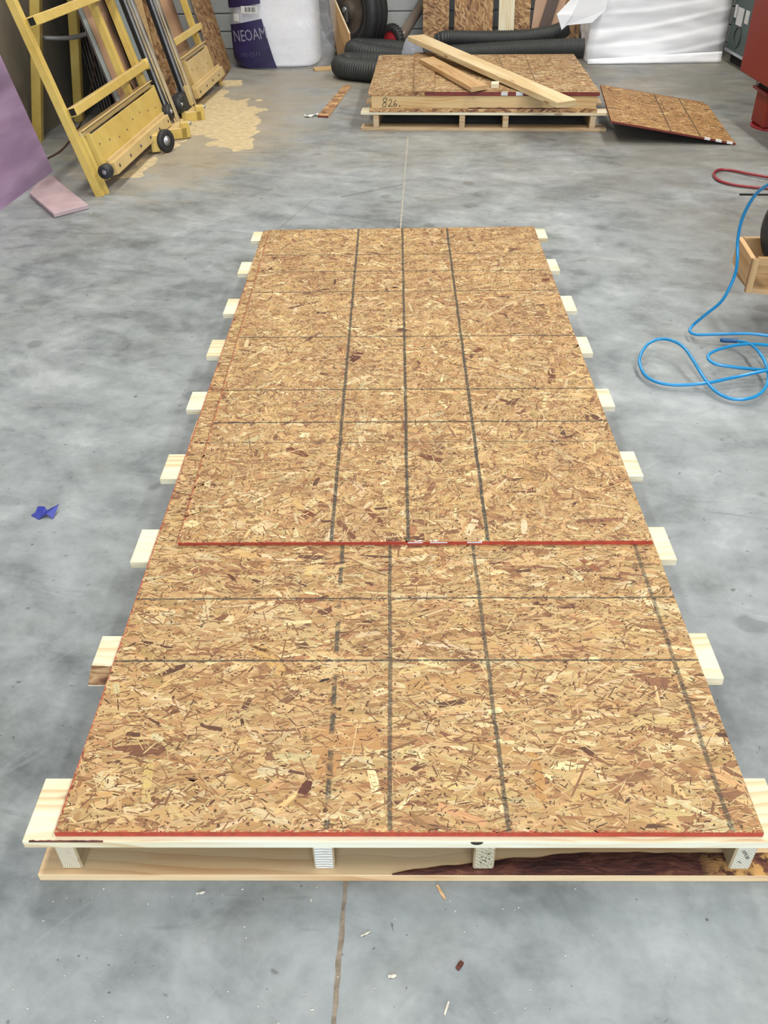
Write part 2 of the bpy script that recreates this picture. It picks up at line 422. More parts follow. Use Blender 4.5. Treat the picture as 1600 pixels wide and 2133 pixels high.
def yellow_mat(name, c0, c1):
    m, nt, b = newmat(name)
    P = nt.add('ShaderNodeTexCoord').outputs['Object']
    N = nt.sep(nt.add('ShaderNodeNewGeometry').outputs['Normal'])
    n = nt.noise(P, 6., 5., .65)
    c = nt.ramp(n, [(.3, K(*c0)), (.6, K(*c1))])
    dust = nt.m('MULTIPLY', nt.ss(N[2], .35, .9), nt.ss(nt.noise(P, 9., 4.), .3, .6))
    c = nt.mix(nt.m('MULTIPLY', dust, .75), c, K(226, 196, 146))
    nt.l.new(c, b.inputs['Base Color']); b.inputs['Roughness'].default_value = .42
    return m

M = {}
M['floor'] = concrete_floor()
M['wall_side'] = wall_mat('wall_concrete', (128, 120, 104), (160, 150, 130))
M['wall_grey'] = wall_mat('wall_panel_grey', (186, 188, 186), (200, 202, 200), 3.)
M['ceil'] = plain('ceiling_white', K(200, 200, 196), .8)
M['red'] = plain('red_edge_paint', K(186, 66, 44), .6, var=.18, scale=60)
M['red_dark'] = plain('dark_red_edge_paint', K(124, 44, 34), .6, var=.18, scale=60)
M['white_paint'] = plain('white_paint', K(240, 238, 236), .6)
M['pine'] = pine('pine_slat', (249, 243, 216), (240, 222, 176), (206, 164, 112))
M['pine2'] = pine('pine_board', (246, 214, 168), (238, 190, 136), (202, 144, 92))
M['pine3'] = pine('pine_plank', (228, 196, 144), (216, 176, 118), (180, 134, 84), .8)
M['pine_worn'] = pine('pine_worn', (216, 192, 156), (202, 170, 130), (164, 126, 88))
M['stringer'] = pine('stringer_side', (208, 186, 148), (196, 168, 124), (164, 126, 84))
M['end'] = endgrain('end_grain')
M['end2'] = endgrain('end_grain_white', (246, 242, 230), (136, 116, 92), (-.018, .075), 125.)
M['end3'] = endgrain('end_grain_stamped', (206, 194, 164), (170, 150, 116), (.06, .05), 120., stamp=.9)
M['end4'] = endgrain('end_grain_pale', (224, 216, 196), (176, 160, 130), (.04, .03), 210.)
M['bark'] = bark_mat()
M['bark_tan'] = bark_mat('bark_tan', (92, 54, 40), (150, 112, 78), (186, 156, 114), (206, 180, 138))
M['ply'] = pine('plywood_face', (214, 176, 128), (198, 158, 108), (170, 128, 82), .4)
M['ply_edge'] = ply_edge('plywood_edge')
M['yellow'] = yellow_mat('saw_yellow', (214, 180, 88), (232, 202, 112))
M['yellow2'] = yellow_mat('saw_yellow_pale', (212, 180, 114), (228, 200, 138))
M['chrome'] = plain('chrome_tube', (.75, .75, .77, 1), .14, 1., var=.1, scale=8)
M['galv'] = plain('galvanised_steel', (.42, .43, .45, 1), .4, .8, var=.15)
M['rubber'] = plain('black_rubber', K(44, 45, 47), .55, var=.2, scale=20)
M['rubber_grey'] = plain('worn_rubber', K(70, 68, 64), .7, var=.25, scale=10)
M['hole'] = plain('dark_void', K(22, 20, 18), .9)
M['purple'] = purple_mat()
M['pink'] = plain('pale_lilac_foam', K(198, 174, 178), .7, var=.10, scale=7)
M['foam'] = foam_mat('white_foam')
M['film'] = film_mat('clear_film', .24, (246, 248, 252))
M['film_bag'] = film_mat('cloudy_film', .42, (214, 220, 232))
M['navy'] = plain('navy_print', K(44, 38, 84), .35, var=.25, scale=9)
M['print_grey'] = plain('print_grey', K(150, 148, 170), .4)
M['print_dim'] = plain('print_dim', K(92, 88, 116), .5)
M['label'] = plain('paper_label', K(226, 226, 226), .6)
M['ink'] = plain('ink_black', K(34, 30, 28), .6)
M['redmach'] = plain('machine_red', K(150, 44, 28), .5, var=.06, scale=30)
M['redrim'] = plain('wheel_red', K(168, 40, 48), .45, var=.12)
M['green'] = plain('machine_green', K(52, 76, 70), .45, var=.08)
M['greydark'] = plain('dark_grey_paint', K(66, 68, 68), .6)
M['darkboard'] = plain('dark_board', K(40, 36, 34), .7, var=.25, scale=5)
M['darkedge'] = plain('dark_board_edge', K(96, 86, 78), .7, var=.3, scale=9)
M['tanboard'] = plain('tan_hardboard', K(206, 168, 138), .6, var=.06, scale=3)
M['bluegrey'] = plain('blue_grey_sheet', K(160, 172, 176), .5, var=.08, scale=4)
M['brownboard'] = plain('brown_board', K(92, 76, 70), .6, var=.12, scale=8)
M['tube'] = plain('brown_gloss_tube', K(132, 118, 106), .16, var=.1, scale=4)
M['hose'] = plain('black_flex_hose', K(52, 56, 56), .5, var=.12, scale=14)
M['bluehose'] = plain('blue_air_hose', K(34, 146, 206), .22, var=.04)
M['bluedark'] = plain('blue_coupling', K(18, 84, 140), .35)
M['redhose'] = plain('red_air_hose', K(150, 46, 56), .35)
M['cord'] = plain('brown_cord', K(92, 66, 50), .6)
M['tape'] = plain('blue_tape', K(52, 64, 160), .55, var=.12, scale=60)
M['dust'] = plain('sawdust', K(214, 194, 152), .9, var=.14, scale=25, bmp=.5)
M['joint'] = plain('joint_dirt', K(142, 130, 114), .9, var=.25, scale=60, bmp=.4)
M['joint_far'] = plain('joint_pale', K(176, 172, 160), .9, var=.2, scale=30)
M['chip'] = plain('wood_chip', K(222, 216, 198), .7, var=.15, scale=40)
M['rust'] = plain('hub_brown', K(104, 92, 78), .6, .2, var=.3, scale=9)

# ------------------------------------------------------------------ mesh helpers
class MB:
    def __init__(s): s.v = []; s.f = []; s.uv = []; s.mi = []; s.sm = []
    def face(s, pts, uvs=None, mi=0, smooth=False):
        i = len(s.v); s.v += [V(p) for p in pts]; n = len(pts)
        s.f.append(list(range(i, i+n))); s.mi.append(mi); s.sm.append(smooth)
        if uvs is None:
            a = V(pts[1])-V(pts[0]); a = a.normalized() if a.length else V((1, 0, 0))
            nn = a.cross(V(pts[-1])-V(pts[0])); bb = nn.cross(a); bb = bb.normalized() if bb.length else V((0, 1, 0))
            uvs = [((V(p)-V(pts[0])).dot(a), (V(p)-V(pts[0])).dot(bb)) for p in pts]
        s.uv.append([tuple(u) for u in uvs])
    def hexa(s, b4, t4, mi=(0, 0, 0), uvs=None):
        """b4, t4: bottom and top quads, counter-clockwise from above; mi = (top, sides 01/23, sides 12/30)"""
        b4 = [V(p) for p in b4]; t4 = [V(p) for p in t4]
        ax = (t4[1]-t4[0]).normalized(); ay = (t4[3]-t4[0]); ay = (ay-ax*ay.dot(ax)).normalized()
        f = lambda p: ((p-t4[0]).dot(ax), (p-t4[0]).dot(ay))
        s.face(t4, [f(p) for p in t4] if uvs is None else uvs, mi[0])
        s.face(b4[::-1], [f(p) for p in b4[::-1]], mi[0])
        for k in range(4):
            a, c = k, (k+1) % 4
            ln = (b4[c]-b4[a]).length; h = (t4[a]-b4[a]).length
            m = mi[1] if k in (0, 2) else mi[2]
            u0 = f(t4[a])[0] if k in (0, 2) else 0
            s.face([b4[a], b4[c], t4[c], t4[a]], [(u0, .3), (u0+(ln if k == 0 else -ln), .3), (u0+(ln if k == 0 else -ln), .3+h), (u0, .3+h)]
                   if k in (0, 2) else [(0, 0), (ln, 0), (ln, h), (0, h)], m)
    def box(s, o, A, B, C, mi=(0, 0, 0)):
        """o corner, A length vector (grain), B width, C thickness (A x B along C)"""
        o, A, B, C = V(o), V(A), V(B), V(C)
        if A.cross(B).dot(C) < 0: o = o+B; B = -B
        b = [o, o+A, o+A+B, o+B]
        s.hexa(b, [p+C for p in b], mi)
    def aabb(s, x0, x1, y0, y1, z0, z1, mi=(0, 0, 0), along='x'):
        if along == 'x': s.box((x0, y0, z0), (x1-x0, 0, 0), (0, y1-y0, 0), (0, 0, z1-z0), mi)
        elif along == 'y': s.box((x0, y0, z0), (0, y1-y0, 0), (x1-x0, 0, 0), (0, 0, z1-z0), mi)
        else: s.box((x0, y0, z0), (0, 0, z1-z0), (x1-x0, 0, 0), (0, y1-y0, 0), mi)
    def bar(s, p, q, w, h, up=(0, 0, 1), mi=(0, 0, 0)):
        p, q = V(p), V(q); a = q-p; d = a.normalized(); side = d.cross(V(up)).normalized(); u = side.cross(d)
        s.box(p-side*w/2-u*h/2, a, side*w, u*h, mi)
    def rings(s, rings, closed=False, cap=True, mi=0, smooth=True):
        n = len(rings[0]); base = len(s.v)
        for r in rings: s.v += [V(p) for p in r]
        m = len(rings)
        for i in range(m-1 + (1 if closed else 0)):
            j = (i+1) % m
            for k in range(n):
                l = (k+1) % n
                s.f.append([base+i*n+k, base+i*n+l, base+j*n+l, base+j*n+k]); s.mi.append(mi); s.sm.append(smooth)
                s.uv.append([(k/n, i*.01), ((k+1)/n, i*.01), ((k+1)/n, (i+1)*.01), (k/n, (i+1)*.01)])
        if cap and not closed:
            s.f.append([base+k for k in range(n)][::-1]); s.mi.append(mi); s.sm.append(False); s.uv.append([(0, 0)]*n)
            s.f.append([base+(m-1)*n+k for k in range(n)]); s.mi.append(mi); s.sm.append(False); s.uv.append([(0, 0)]*n)
    def tube(s, pts, rad, n=10, mi=0, closed=False, cap=True):
        """rad: number or function(arc length)"""
        pts = [V(p) for p in pts]; m = len(pts)
        T = [(pts[min(i+1, m-1)]-pts[max(i-1, 0)]).normalized() for i in range(m)]
        if closed: T = [(pts[(i+1) % m]-pts[i-1]).normalized() for i in range(m)]
        u = T[0].orthogonal().normalized(); R = []; s_ = 0.
        for i in range(m):
            if i: s_ += (pts[i]-pts[i-1]).length
            u = (u-T[i]*u.dot(T[i])).normalized(); w = T[i].cross(u)
            r = rad(s_) if callable(rad) else rad
            R.append([pts[i]+(u*math.cos(2*math.pi*k/n)+w*math.sin(2*math.pi*k/n))*r for k in range(n)])
        s.rings(R, closed, cap, mi)
    def lathe(s, c, axis, prof, n=28, mi=0, closed=False, cap=False):
        """prof: list of (radius, distance along axis)"""
        c = V(c); a = V(axis).normalized(); u = a.orthogonal().normalized(); w = a.cross(u)
        R = [[c+a*h+(u*math.cos(2*math.pi*k/n)+w*math.sin(2*math.pi*k/n))*r for k in range(n)] for r, h in prof]
        s.rings(R, closed, cap, mi)
    def grid(s, P, mi=0, smooth=True):
        """P[i][j] points"""
        a, b_ = len(P), len(P[0]); base = len(s.v)
        for r in P: s.v += [V(p) for p in r]
        for i in range(a-1):
            for j in range(b_-1):
                s.f.append([base+i*b_+j, base+i*b_+j+1, base+(i+1)*b_+j+1, base+(i+1)*b_+j]); s.mi.append(mi); s.sm.append(smooth)
                s.uv.append([(j*.05, i*.05), ((j+1)*.05, i*.05), ((j+1)*.05, (i+1)*.05), (j*.05, (i+1)*.05)])
    def build(s, name, mats, parent=None, bevel=0., origin=None, solid=0.):
        if not isinstance(mats, (list, tuple)): mats = [mats]
        if parent is not None:
            base = V(parent['_o'])
        elif origin is not None: base = V(origin)
        else:
            xs = [p.x for p in s.v]; ys = [p.y for p in s.v]; zs = [p.z for p in s.v]
            base = V(((min(xs)+max(xs))/2, (min(ys)+max(ys))/2, min(zs)))
        me = bpy.data.meshes.new(name)
        me.from_pydata([tuple(p-base) for p in s.v], [], s.f)
        ul = me.uv_layers.new(name='UVMap')
        for poly, uv in zip(me.polygons, s.uv):
            for li, u in zip(poly.loop_indices, uv): ul.data[li].uv = u
        for poly, mi, sm in zip(me.polygons, s.mi, s.sm):
            poly.material_index = mi; poly.use_smooth = sm
        for m in mats: me.materials.append(M[m] if isinstance(m, str) else m)
        bm = bmesh.new(); bm.from_mesh(me)
        bmesh.ops.remove_doubles(bm, verts=bm.verts, dist=1e-6)
        bmesh.ops.recalc_face_normals(bm, faces=bm.faces)
        bm.to_mesh(me); bm.free()
        o = bpy.data.objects.new(name, me); COL.objects.link(o)
        o['_o'] = tuple(base)
        if parent is not None: o.parent = parent
        else: o.location = base
        if solid:
            md = o.modifiers.new('solid', 'SOLIDIFY'); md.thickness = solid; md.offset = 0
        if bevel:
            md = o.modifiers.new('bevel', 'BEVEL'); md.width = bevel; md.segments = 1; md.limit_method = 'ANGLE'
        return o

def tag(o, label=None, cat=None, group=None, kind=None):
    if label: o['label'] = label
    if cat: o['category'] = cat
    if group: o['group'] = group
    if kind: o['kind'] = kind
    return o
def root(name, loc, label, cat, group=None):
    o = bpy.data.objects.new(name, None); COL.objects.link(o); o.location = loc; o['_o'] = tuple(loc)
    o.empty_display_size = .1
    return tag(o, label, cat, group)
def catmull(P, step=.01):
    P = [V(p) for p in P]; P = [P[0]*2-P[1]] + P + [P[-1]*2-P[-2]]; out = []
    for i in range(1, len(P)-2):
        a, b, c, d = P[i-1:i+3]; k = max(2, int((c-b).length/step))
        for j in range(k):
            t = j/k
            out.append(.5*((2*b)+(c-a)*t+(2*a-5*b+4*c-d)*t*t+(3*b-a-3*c+d)*t**3))
    out.append(P[-2]); return out
def resample(P, step):
    out = [P[0]]; acc = 0.
    for a, b in zip(P[:-1], P[1:]):
        L = (b-a).length; pos = step-acc
        while pos <= L:
            out.append(a.lerp(b, pos/L)); pos += step
        acc = L-(pos-step)
    return out

# ================================================================== the room
XL, XR, YN, YF = -2.62, 6.4, -4.0, 9.5
def wx(y): return -2.585 + .031*y                    # the left wall runs slightly off the camera axis
mb = MB()
mb.face([(wx(YN)-.05, YN, 0), (XR, YN, 0), (XR, YF+.05, 0), (wx(YF)-.05, YF+.05, 0)])
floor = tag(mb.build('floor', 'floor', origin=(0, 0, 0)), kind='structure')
mb = MB()
mb.hexa([(wx(YN)-.2, YN, 0), (wx(YN), YN, 0), (wx(YF), YF, 0), (wx(YF)-.2, YF, 0)],
        [(wx(YN)-.2, YN, CEIL), (wx(YN), YN, CEIL), (wx(YF), YF, CEIL), (wx(YF)-.2, YF, CEIL)])
tag(mb.build('wall_left', 'wall_side'), kind='structure')
mb = MB(); mb.aabb(XR, XR+.2, YN, YF, 0, CEIL); tag(mb.build('wall_right', 'wall_side'), kind='structure')
mb = MB(); mb.aabb(wx(YF)-.2, XR+.2, YF+.03, YF+.2, 0, CEIL)
wb = tag(mb.build('wall_back', 'wall_grey'), kind='structure')
zz = 0.0; first = None
while zz < 2.6:                                      # long horizontal cladding boards with grooves between
    if first is None:
        mb = MB(); mb.aabb(wx(YF), XR, YF, YF+.03, zz+.004, zz+.146); first = mb.build('cladding_board', 'wall_grey', wb, bevel=.006)
        first['_z'] = 0
    else:
        c = first.copy(); COL.objects.link(c); c.parent = wb; c.location.z = zz
    zz += .152
mb = MB(); mb.aabb(wx(YF), XR, YF+.005, YF+.03, 2.59, CEIL); mb.build('upper_sheet', 'wall_grey', wb)
mb = MB()                                            # wall behind the camera with its wide open doorway
mb.aabb(wx(YN)-.2, -1.7, YN-.2, YN, 0, CEIL); mb.aabb(2.9, XR+.2, YN-.2, YN, 0, CEIL); mb.aabb(-1.7, 2.9, YN-.2, YN, 3.4, CEIL)
tag(mb.build('wall_front', 'wall_side'), kind='structure')
mb = MB(); mb.aabb(XL-.4, XR+.2, YN-.2, YF+.2, CEIL, CEIL+.1); tag(mb.build('ceiling', 'ceil'), kind='structure')
TN = {(-.9, .6): 'above the near pallet, left row', (2.3, .6): 'nearest the doorway, right row', (-.9, 3.9): 'in the middle of the left row',
      (2.3, 3.9): 'in the middle of the right row', (-.9, 7.2): 'above the panel saw', (2.3, 7.2): 'above the far pallet'}
for (tx, ty) in TUBES:
    r = root('ceiling_light', (tx, ty, CEIL-.2), 'white strip light fixture on the ceiling ' + TN[(tx, ty)], 'light', 'ceiling strip lights')
    mb = MB(); mb.aabb(tx-.28, tx+.28, ty-1.25, ty+1.25, CEIL-.12, CEIL); mb.build('housing', 'white_paint', r, bevel=.01)
    for e in (-1.22, 1.18):
        mb = MB(); mb.aabb(tx-.27, tx+.27, ty+e, ty+e+.04, CEIL-.2, CEIL-.12); mb.build('end_cap', 'white_paint', r)

# saw-cut joint with packed debris
def jx(y): return -.127 + .0375*y - .0004*y*y
mb = MB(); L = []; R = []
for i in range(160):
    y = .35 + i*.0065; w = .0034 + .0022*mn.noise(V((y*40, 1, 0))) + .002*max(0, mn.noise(V((y*9, 7, 0)))); x = jx(y) + .003*mn.noise(V((y*25, 3, 2)))
    if y < .98: w *= 1. + .5*(.98-y)
    L.append((x-w, y, .0006)); R.append((x+w, y, .0006))
mb.grid([L, R], smooth=False); mb.build('joint_filler', 'joint', floor)
mb = MB(); L = []; R = []
for i in range(60):
    y = 3.95 + i*.036; w = .004 + .0015*mn.noise(V((y*8, 1, 0))); x = .013 + .0335*(y-3.95)
    L.append((x-w, y, .0006)); R.append((x+w, y, .0006))
mb.grid([L, R], smooth=False); mb.build('joint_filler', 'joint_far', floor)

# ================================================================== near pallet
pal = root('pallet', (.013, .84, 0), 'long new pine pallet in the foreground under the marked strand board sheets', 'pallet', 'shipping pallets')
SL = [(.838, .967), (1.205, 1.337), (1.581, 1.709), (1.932, 2.055), (2.306, 2.417), (2.664, 2.789), (3.008, 3.145), (3.398, 3.526), (3.778, 3.895)]
for i, (y0, y1) in enumerate(SL):
    x0 = -.647 + random.uniform(-.004, .004); x1 = .671 + random.uniform(-.003, .003)
    if i == 0: x0 = -.652
    mb = MB()
    if i == 1:       # board with a waney bark edge towards the camera
        mb.hexa([(x0, y0, .108), (x1, y0, .108), (x1, y1, .108), (x0, y1, .108)], [(x0, 1.243, .127), (x1, y0+.004, .127), (x1, y1, .127), (x0, y1-.004, .127)], (0, 1, 0))
        s = mb.build('slat', ['pine', 'pine'], pal, bevel=.0012)
        mb = MB(); G = []
        for t in range(7):
            f = t/6; row = []
            for k in range(30):
                x = x0+.0008 + k*.012; yb = y0+.002+(1.243-y0)*f*(1-k/60); z = .1095+.0178*f + .0018*mn.noise(V((x*60, f*6, 2))) + .0012
                row.append((x, yb, z))
            G.append(row)
        mb.grid(G); mb.build('bark_edge', 'bark_tan', s)['label'] = 'rough brown bark edge'
        continue
    mb.aabb(x0, x1, y0, y1, .108, .127, (0, 1, 2) if False else (0, 0, 0))
    s = mb.build('slat', 'pine', pal, bevel=.0012)
    if i == 0:       # knocked-out knot in the front arris, strip of bark along it at the left
        mb = MB(); G = [[(.134+.011*math.cos(a_)*q_, y0-.0008, .1274-.0085*math.sin(a_)*q_) for a_ in [math.pi*j/10 for j in range(11)]] for q_ in (0., .6, 1.)]
        mb.grid(G, smooth=False); mb.build('knot_hole', 'ink', s)
        mb = MB(); G = [[(-.640+.0068*j, y0-.0006+.005*t_*(.6+.4*mn.noise(V((j*.7, 0, 0)))), .1255+.0019*min(1, t_*2)) for j in range(20)] for t_ in (0., .5, 1.)]
        mb.grid(G, smooth=False); mb.build('bark_edge', 'bark', s)
for k, (xc, e) in enumerate(((-.592, 'end'), (-.134, 'end2'), (.152, 'end3'), (.610, 'end4'))):
    mb = MB(); mb.aabb(xc-.019, xc+.019, .851, 3.88, .019, .108, (0, 0, 1), along='y')
    mb.build('stringer', ['stringer', e], pal, bevel=.003)
for y0, y1, mname in ((.839, .962, 'pine2'), (2.30, 2.42, 'pine2'), (3.77, 3.89, 'pine2')):
    mb = MB(); mb.aabb(-.653, .676, y0, y1, 0, .019)
    b0 = mb.build('bottom_board', mname, pal, bevel=.0012)
    if y0 < 1:
        mb = MB(); G = []
        N = 90
        for t in range(9):
            row = []
            for k in range(N):
                x = -.012 + k*(.676+.010)/(N-1)
                back = .842 + .042*min(1., max(0, (x+.012)/.35))**.75 + .004*mn.noise(V((x*22, 0, 5))) + (0 if x < .6 else 0)
                y = .8395 + (back-.8395)*t/8
                z = .0192 + .0018*math.sin(math.pi*t/8)*(1+mn.noise(V((x*70, y*160, 1)))) + .0002
                row.append((x, y, z))
            G.append(row)
        mb.grid(G); mb.build('bark_patch', 'bark', b0)['label'] = 'dark reddish brown bark left on the board'
# stamped lettering on the right stringer end
def text_mesh(txt, size):
    cu = bpy.data.curves.new('t', 'FONT'); cu.body = txt; cu.size = size; cu.resolution_u = 2
    ob = bpy.data.objects.new('t', cu); COL.objects.link(ob)
    dg = bpy.context.evaluated_depsgraph_get()
    me = bpy.data.meshes.new_from_object(ob.evaluated_get(dg))
    vs = [v.co.copy() for v in me.vertices]; fs = [list(p.vertices) for p in me.polygons]
    bpy.data.objects.remove(ob); bpy.data.curves.remove(cu); bpy.data.meshes.remove(me)
    return vs, fs
def place_text(name, txt, size, mat, parent, fn):
    vs, fs = text_mesh(txt, size); mb = MB()
    mb.v = [V(fn(v.x, v.y)) for v in vs]; mb.f = fs; mb.mi = [0]*len(fs); mb.sm = [False]*len(fs); mb.uv = [[(0, 0)]*len(f) for f in fs]
    return mb.build(name, mat, parent)
ca, sa = math.cos(-1.05), math.sin(-1.05)
stamp = [o for o in pal.children if o.name.startswith('stringer')][-1]
place_text('stamped_lettering', '30MC8E', .009, 'greydark', stamp, lambda x, y: (.600+ca*x-sa*y, .8498, .080+sa*x+ca*y))
place_text('stamped_lettering', '2', .011, 'greydark', stamp, lambda x, y: (.606+math.cos(.9)*x-math.sin(.9)*y, .8498, .040+math.sin(.9)*x+math.cos(.9)*y))

# ------------------------------------------------------------------ sheets on the near pallet
KN = (104, 56, 46); KN2 = (124, 70, 46)
ax, ay = -.596, .848
def la(x0, y0, x1, y1, hw, st, *r): return (x0-ax, y0-ay, x1-ax, y1-ay, hw, st) + tuple(r)
AL = [la(-.6, 1.437, .63, 1.437, .0030, .85), la(-.6, 1.247, .63, 1.247, .0030, .9), la(-.134, 1.63, -.125, .855, .0055, .85, 14.),
      la(-.018, 1.63, -.015, .85, .0046, .78), la(.184, 1.63, .189, .85, .0046, .78), la(.575, 1.63, .571, .85, .0050, .68)]
mb = MB(); mb.aabb(-.596, .624, .848, 3.286, .1275, .1385, (0, 1, 1))
low = tag(mb.build('osb_sheet', [osb_base('osb_lower_base', AL), 'red']), 'full strand board sheet with red painted edges lying lowest on the near pallet', 'board', 'strand board sheets')
strands(low, osb_strand('osb_lower_strands', AL, fringe=(1.22, 2.438, 'NL', 0.)), (-.596, .848, .1385), 1.22, 2.438, cls(.27, .0), 11,
        keep=lambda u, v: (v < .82) | (u < .09),
        specials=[(.43, .09, 1.2, .036, .018, KN), (.44, .17, 0., .020, .009, (60, 34, 36)), (.10, .17, .1, .10, .030, (132, 88, 66)), (.445, .345, .3, .022, .008, (58, 36, 30)),
                  (.21, .66, -.8, .036, .008, (96, 54, 38)), (.37, .58, .1, .10, .015, (146, 92, 68)), (.14, .10, 1.7, .09, .018, (218, 188, 122)), (.85, .12, 1.6, .12, .018, (200, 152, 96)),
                  (1.05, .70, -.9, .06, .016, (156, 100, 68)), (.50, .19, .1, .13, .07, (200, 152, 102)), (.47, .15, 1.3, .10, .035, (196, 148, 98)), (.60, .19, 0., .10, .03, (180, 132, 92)),
                  (.33, .40, 2.2, .10, .026, (214, 172, 110)), (.36, .385, 2.2, .09, .010, (150, 104, 66)), (.12, .33, .9, .12, .008, (228, 192, 134)), (.45, .37, .15, .16, .012, (232, 204, 152)),
                  (.95, .13, .7, .11, .014, (226, 190, 136)), (.68, .34, .2, .15, .03, (206, 164, 110))])
mb = MB(); mb.aabb(-.598, .622, 3.290, 3.872, .1275, .1385, (0, 1, 1))
fil = tag(mb.build('osb_sheet', [osb_base('osb_filler_base'), osb_base('osb_filler_edge')]), 'strand board filler strip under the top sheet, far end of the near pallet', 'board', 'strand board sheets')
strands(fil, osb_strand('osb_filler_strands'), (-.598, 3.290, .1385), 1.22, .58, cls(.8, .2), 12, keep=lambda u, v: u < .09)
bx, by = -.566, 1.624
def lb(x0, y0, x1, y1, hw, st, *r): return (x0-bx, y0-by, x1-bx, y1-by, hw, st) + tuple(r)
BL = [lb(-.161, 1.62, -.166, 3.87, .0052, .9), lb(.026, 1.62, .030, 3.87, .0050, .9), lb(.220, 1.62, .229, 3.87, .0050, .92)]
for y, st in ((3.536, .85), (3.351, .85), (3.148, .85), (2.756, .9), (2.382, .9), (2.186, .95), (2.076, .5)):
    BL.append(lb(-.58, y, .63, y-.004, .0034, st))
P4 = [(-.537, 1.630), (.618, 1.624), (.620, 3.861), (-.566, 3.850)]
mb = MB(); mb.hexa([(x, y, .139) for x, y in P4], [(x, y, .150) for x, y in P4], (0, 1, 1))
up = tag(mb.build('osb_sheet', [osb_base('osb_upper_base'), 'red']), 'marked strand board sheet lying on top at the far end of the near pallet', 'board', 'strand board sheets')
strands(up, osb_strand('osb_upper_strands', BL, worn=.8, fringe=(1.184, 2.226, 'NL', .029)), (bx, by, .150), 1.184, 2.226, cls(.75, .12, 1., .92), 13,
        left=lambda v: .029*(1-v/2.226),
        specials=[(.43, .98, .9, .075, .034, KN), (.36, 1.90, 1.0, .07, .04, KN2), (1.06, .84, 1.4, .10, .026, (118, 66, 46)), (.84, 1.02, .9, .04, .02, KN2),
                  (.29, .40, -.6, .07, .022, KN2), (.66, .37, -.4, .08, .022, (130, 80, 54)), (.34, .12, -.6, .06, .016, KN2), (.44, .05, -1.0, .10, .016, (138, 92, 66)),
                  (.51, .10, -1.0, .09, .016, (132, 84, 60)), (1.15, 1.62, .2, .04, .035, KN2), (.23, .06, .8, .06, .035, (238, 212, 168)), (.40, .03, 1.4, .06, .016, (238, 216, 176)),
                  (.75, .06, 1.2, .07, .018, (240, 218, 180)), (.30, .17, 2.2, .09, .018, (222, 184, 124)), (.88, .06, 1.5, .06, .015, (236, 214, 180)), (.60, .04, 1.3, .05, .02, (190, 134, 96))])
for x0, x1 in ((.026, .062), (.080, .122), (.170, .206)):
    mb = MB(); mb.box((x0, 1.6275-.001-.0068*(x0+.537)/1.15+.0035, .1448), (x1-x0, 0, 0), (0, .004, 0), (0, 0, .0059)); mb.build('white_paint_mark', 'white_paint', up)

# ================================================================== far pallet with framed panel
FA = V((-.233, 6.245, 0)); EX = V((.99756, -.06987, 0)); EY = V((.06987, .99756, 0)); EZ = V((0, 0, 1))
def fp(e, n, z): return FA + EX*e + EY*n + EZ*z
fpal = root('pallet', tuple(fp(.82, .7, 0)), 'weathered pallet far off, carrying the framed panel numbered 826', 'pallet', 'shipping pallets')
def fbox(mb, e0, e1, n0, n1, z0, z1, mi=(0, 0, 0), along='e'):
    if along == 'e': mb.box(fp(e0, n0, z0), EX*(e1-e0), EY*(n1-n0), EZ*(z1-z0), mi)
    else: mb.box(fp(e0, n0, z0), EY*(n1-n0), EX*(e1-e0), EZ*(z1-z0), mi)
for n in (0., .30, .60, .90, 1.22):
    mb = MB(); fbox(mb, random.uniform(-.01, .01), 1.645+random.uniform(-.01, .01), n, n+.12, .1, .119); mb.build('slat', 'pine_worn' if n else 'pine', fpal, bevel=.0015)
for e in (.085, .665, .955, 1.53):
    mb = MB(); fbox(mb, e, e+.038, .004, 1.33, .019, .1, (0, 0, 1), 'n'); mb.build('stringer', ['pine_worn', 'pine_worn'], fpal, bevel=.002)
for n in (0., .62, 1.22):
    mb = MB(); fbox(mb, .0, 1.645, n, n+.12, 0, .019); mb.build('bottom_board', 'pine_worn', fpal, bevel=.0015)

pan = root('framed_panel', tuple(fp(.8, .7, .119)), 'thick framed strand board panel with handwritten 826 on its edge, on the far pallet', 'panel')
Q = [(.057, -.005), (1.572, .0), (1.533, 1.375), (.018, 1.335)]
def qpt(s, t):
    a = V(Q[0]).lerp(V(Q[1]), s); b_ = V(Q[3]).lerp(V(Q[2]), s); return a.lerp(b_, t)
def qhex(mb, s0, s1, t0, t1, z0, z1, mi):
    P = [qpt(s0, t0), qpt(s1, t0), qpt(s1, t1), qpt(s0, t1)]
    mb.hexa([fp(p.x, p.y, z0) for p in P], [fp(p.x, p.y, z1) for p in P], mi)
DK = 1.06
FL2 = [(0, .605, .5, .60, .006, .7), (0, .045, .5, .04, .006, .6), (0, 1.28, .5, 1.28, .006, .5)]
FL3 = [(0, .60, 1.3, .60, .006, .75), (0, .055, 1.3, .045, .007, .65), (0, 1.29, 1.3, 1.29, .007, .6), (.36, 0, .345, 1.4, .005, .5), (.56, 0, .55, 1.4, .005, .55), (.745, 0, .76, 1.4, .005, .55)]
FL4 = [(0, .60, .3, .60, .006, .7), (0, .05, .3, .05, .006, .6), (.004, 0, .004, 1.5, .004, .6)]
WARM = (.92, .93, 1.0)
Mf1 = osb('osb_far_edge', DK, .6)
mb = MB(); qhex(mb, .003, .998, 0, 1, .119, .140, (0, 0, 0)); mb.build('base_sheet', Mf1, pan)
mb = MB(); qhex(mb, .012, .992, .004, .032, .140, .220, (0, 0, 0)); rim = mb.build('rim_board', 'pine3', pan, bevel=.002)
mb = MB(); qhex(mb, .012, .992, .965, .995, .140, .220, (0, 0, 0)); mb.build('rim_board', 'pine_worn', pan, bevel=.002)
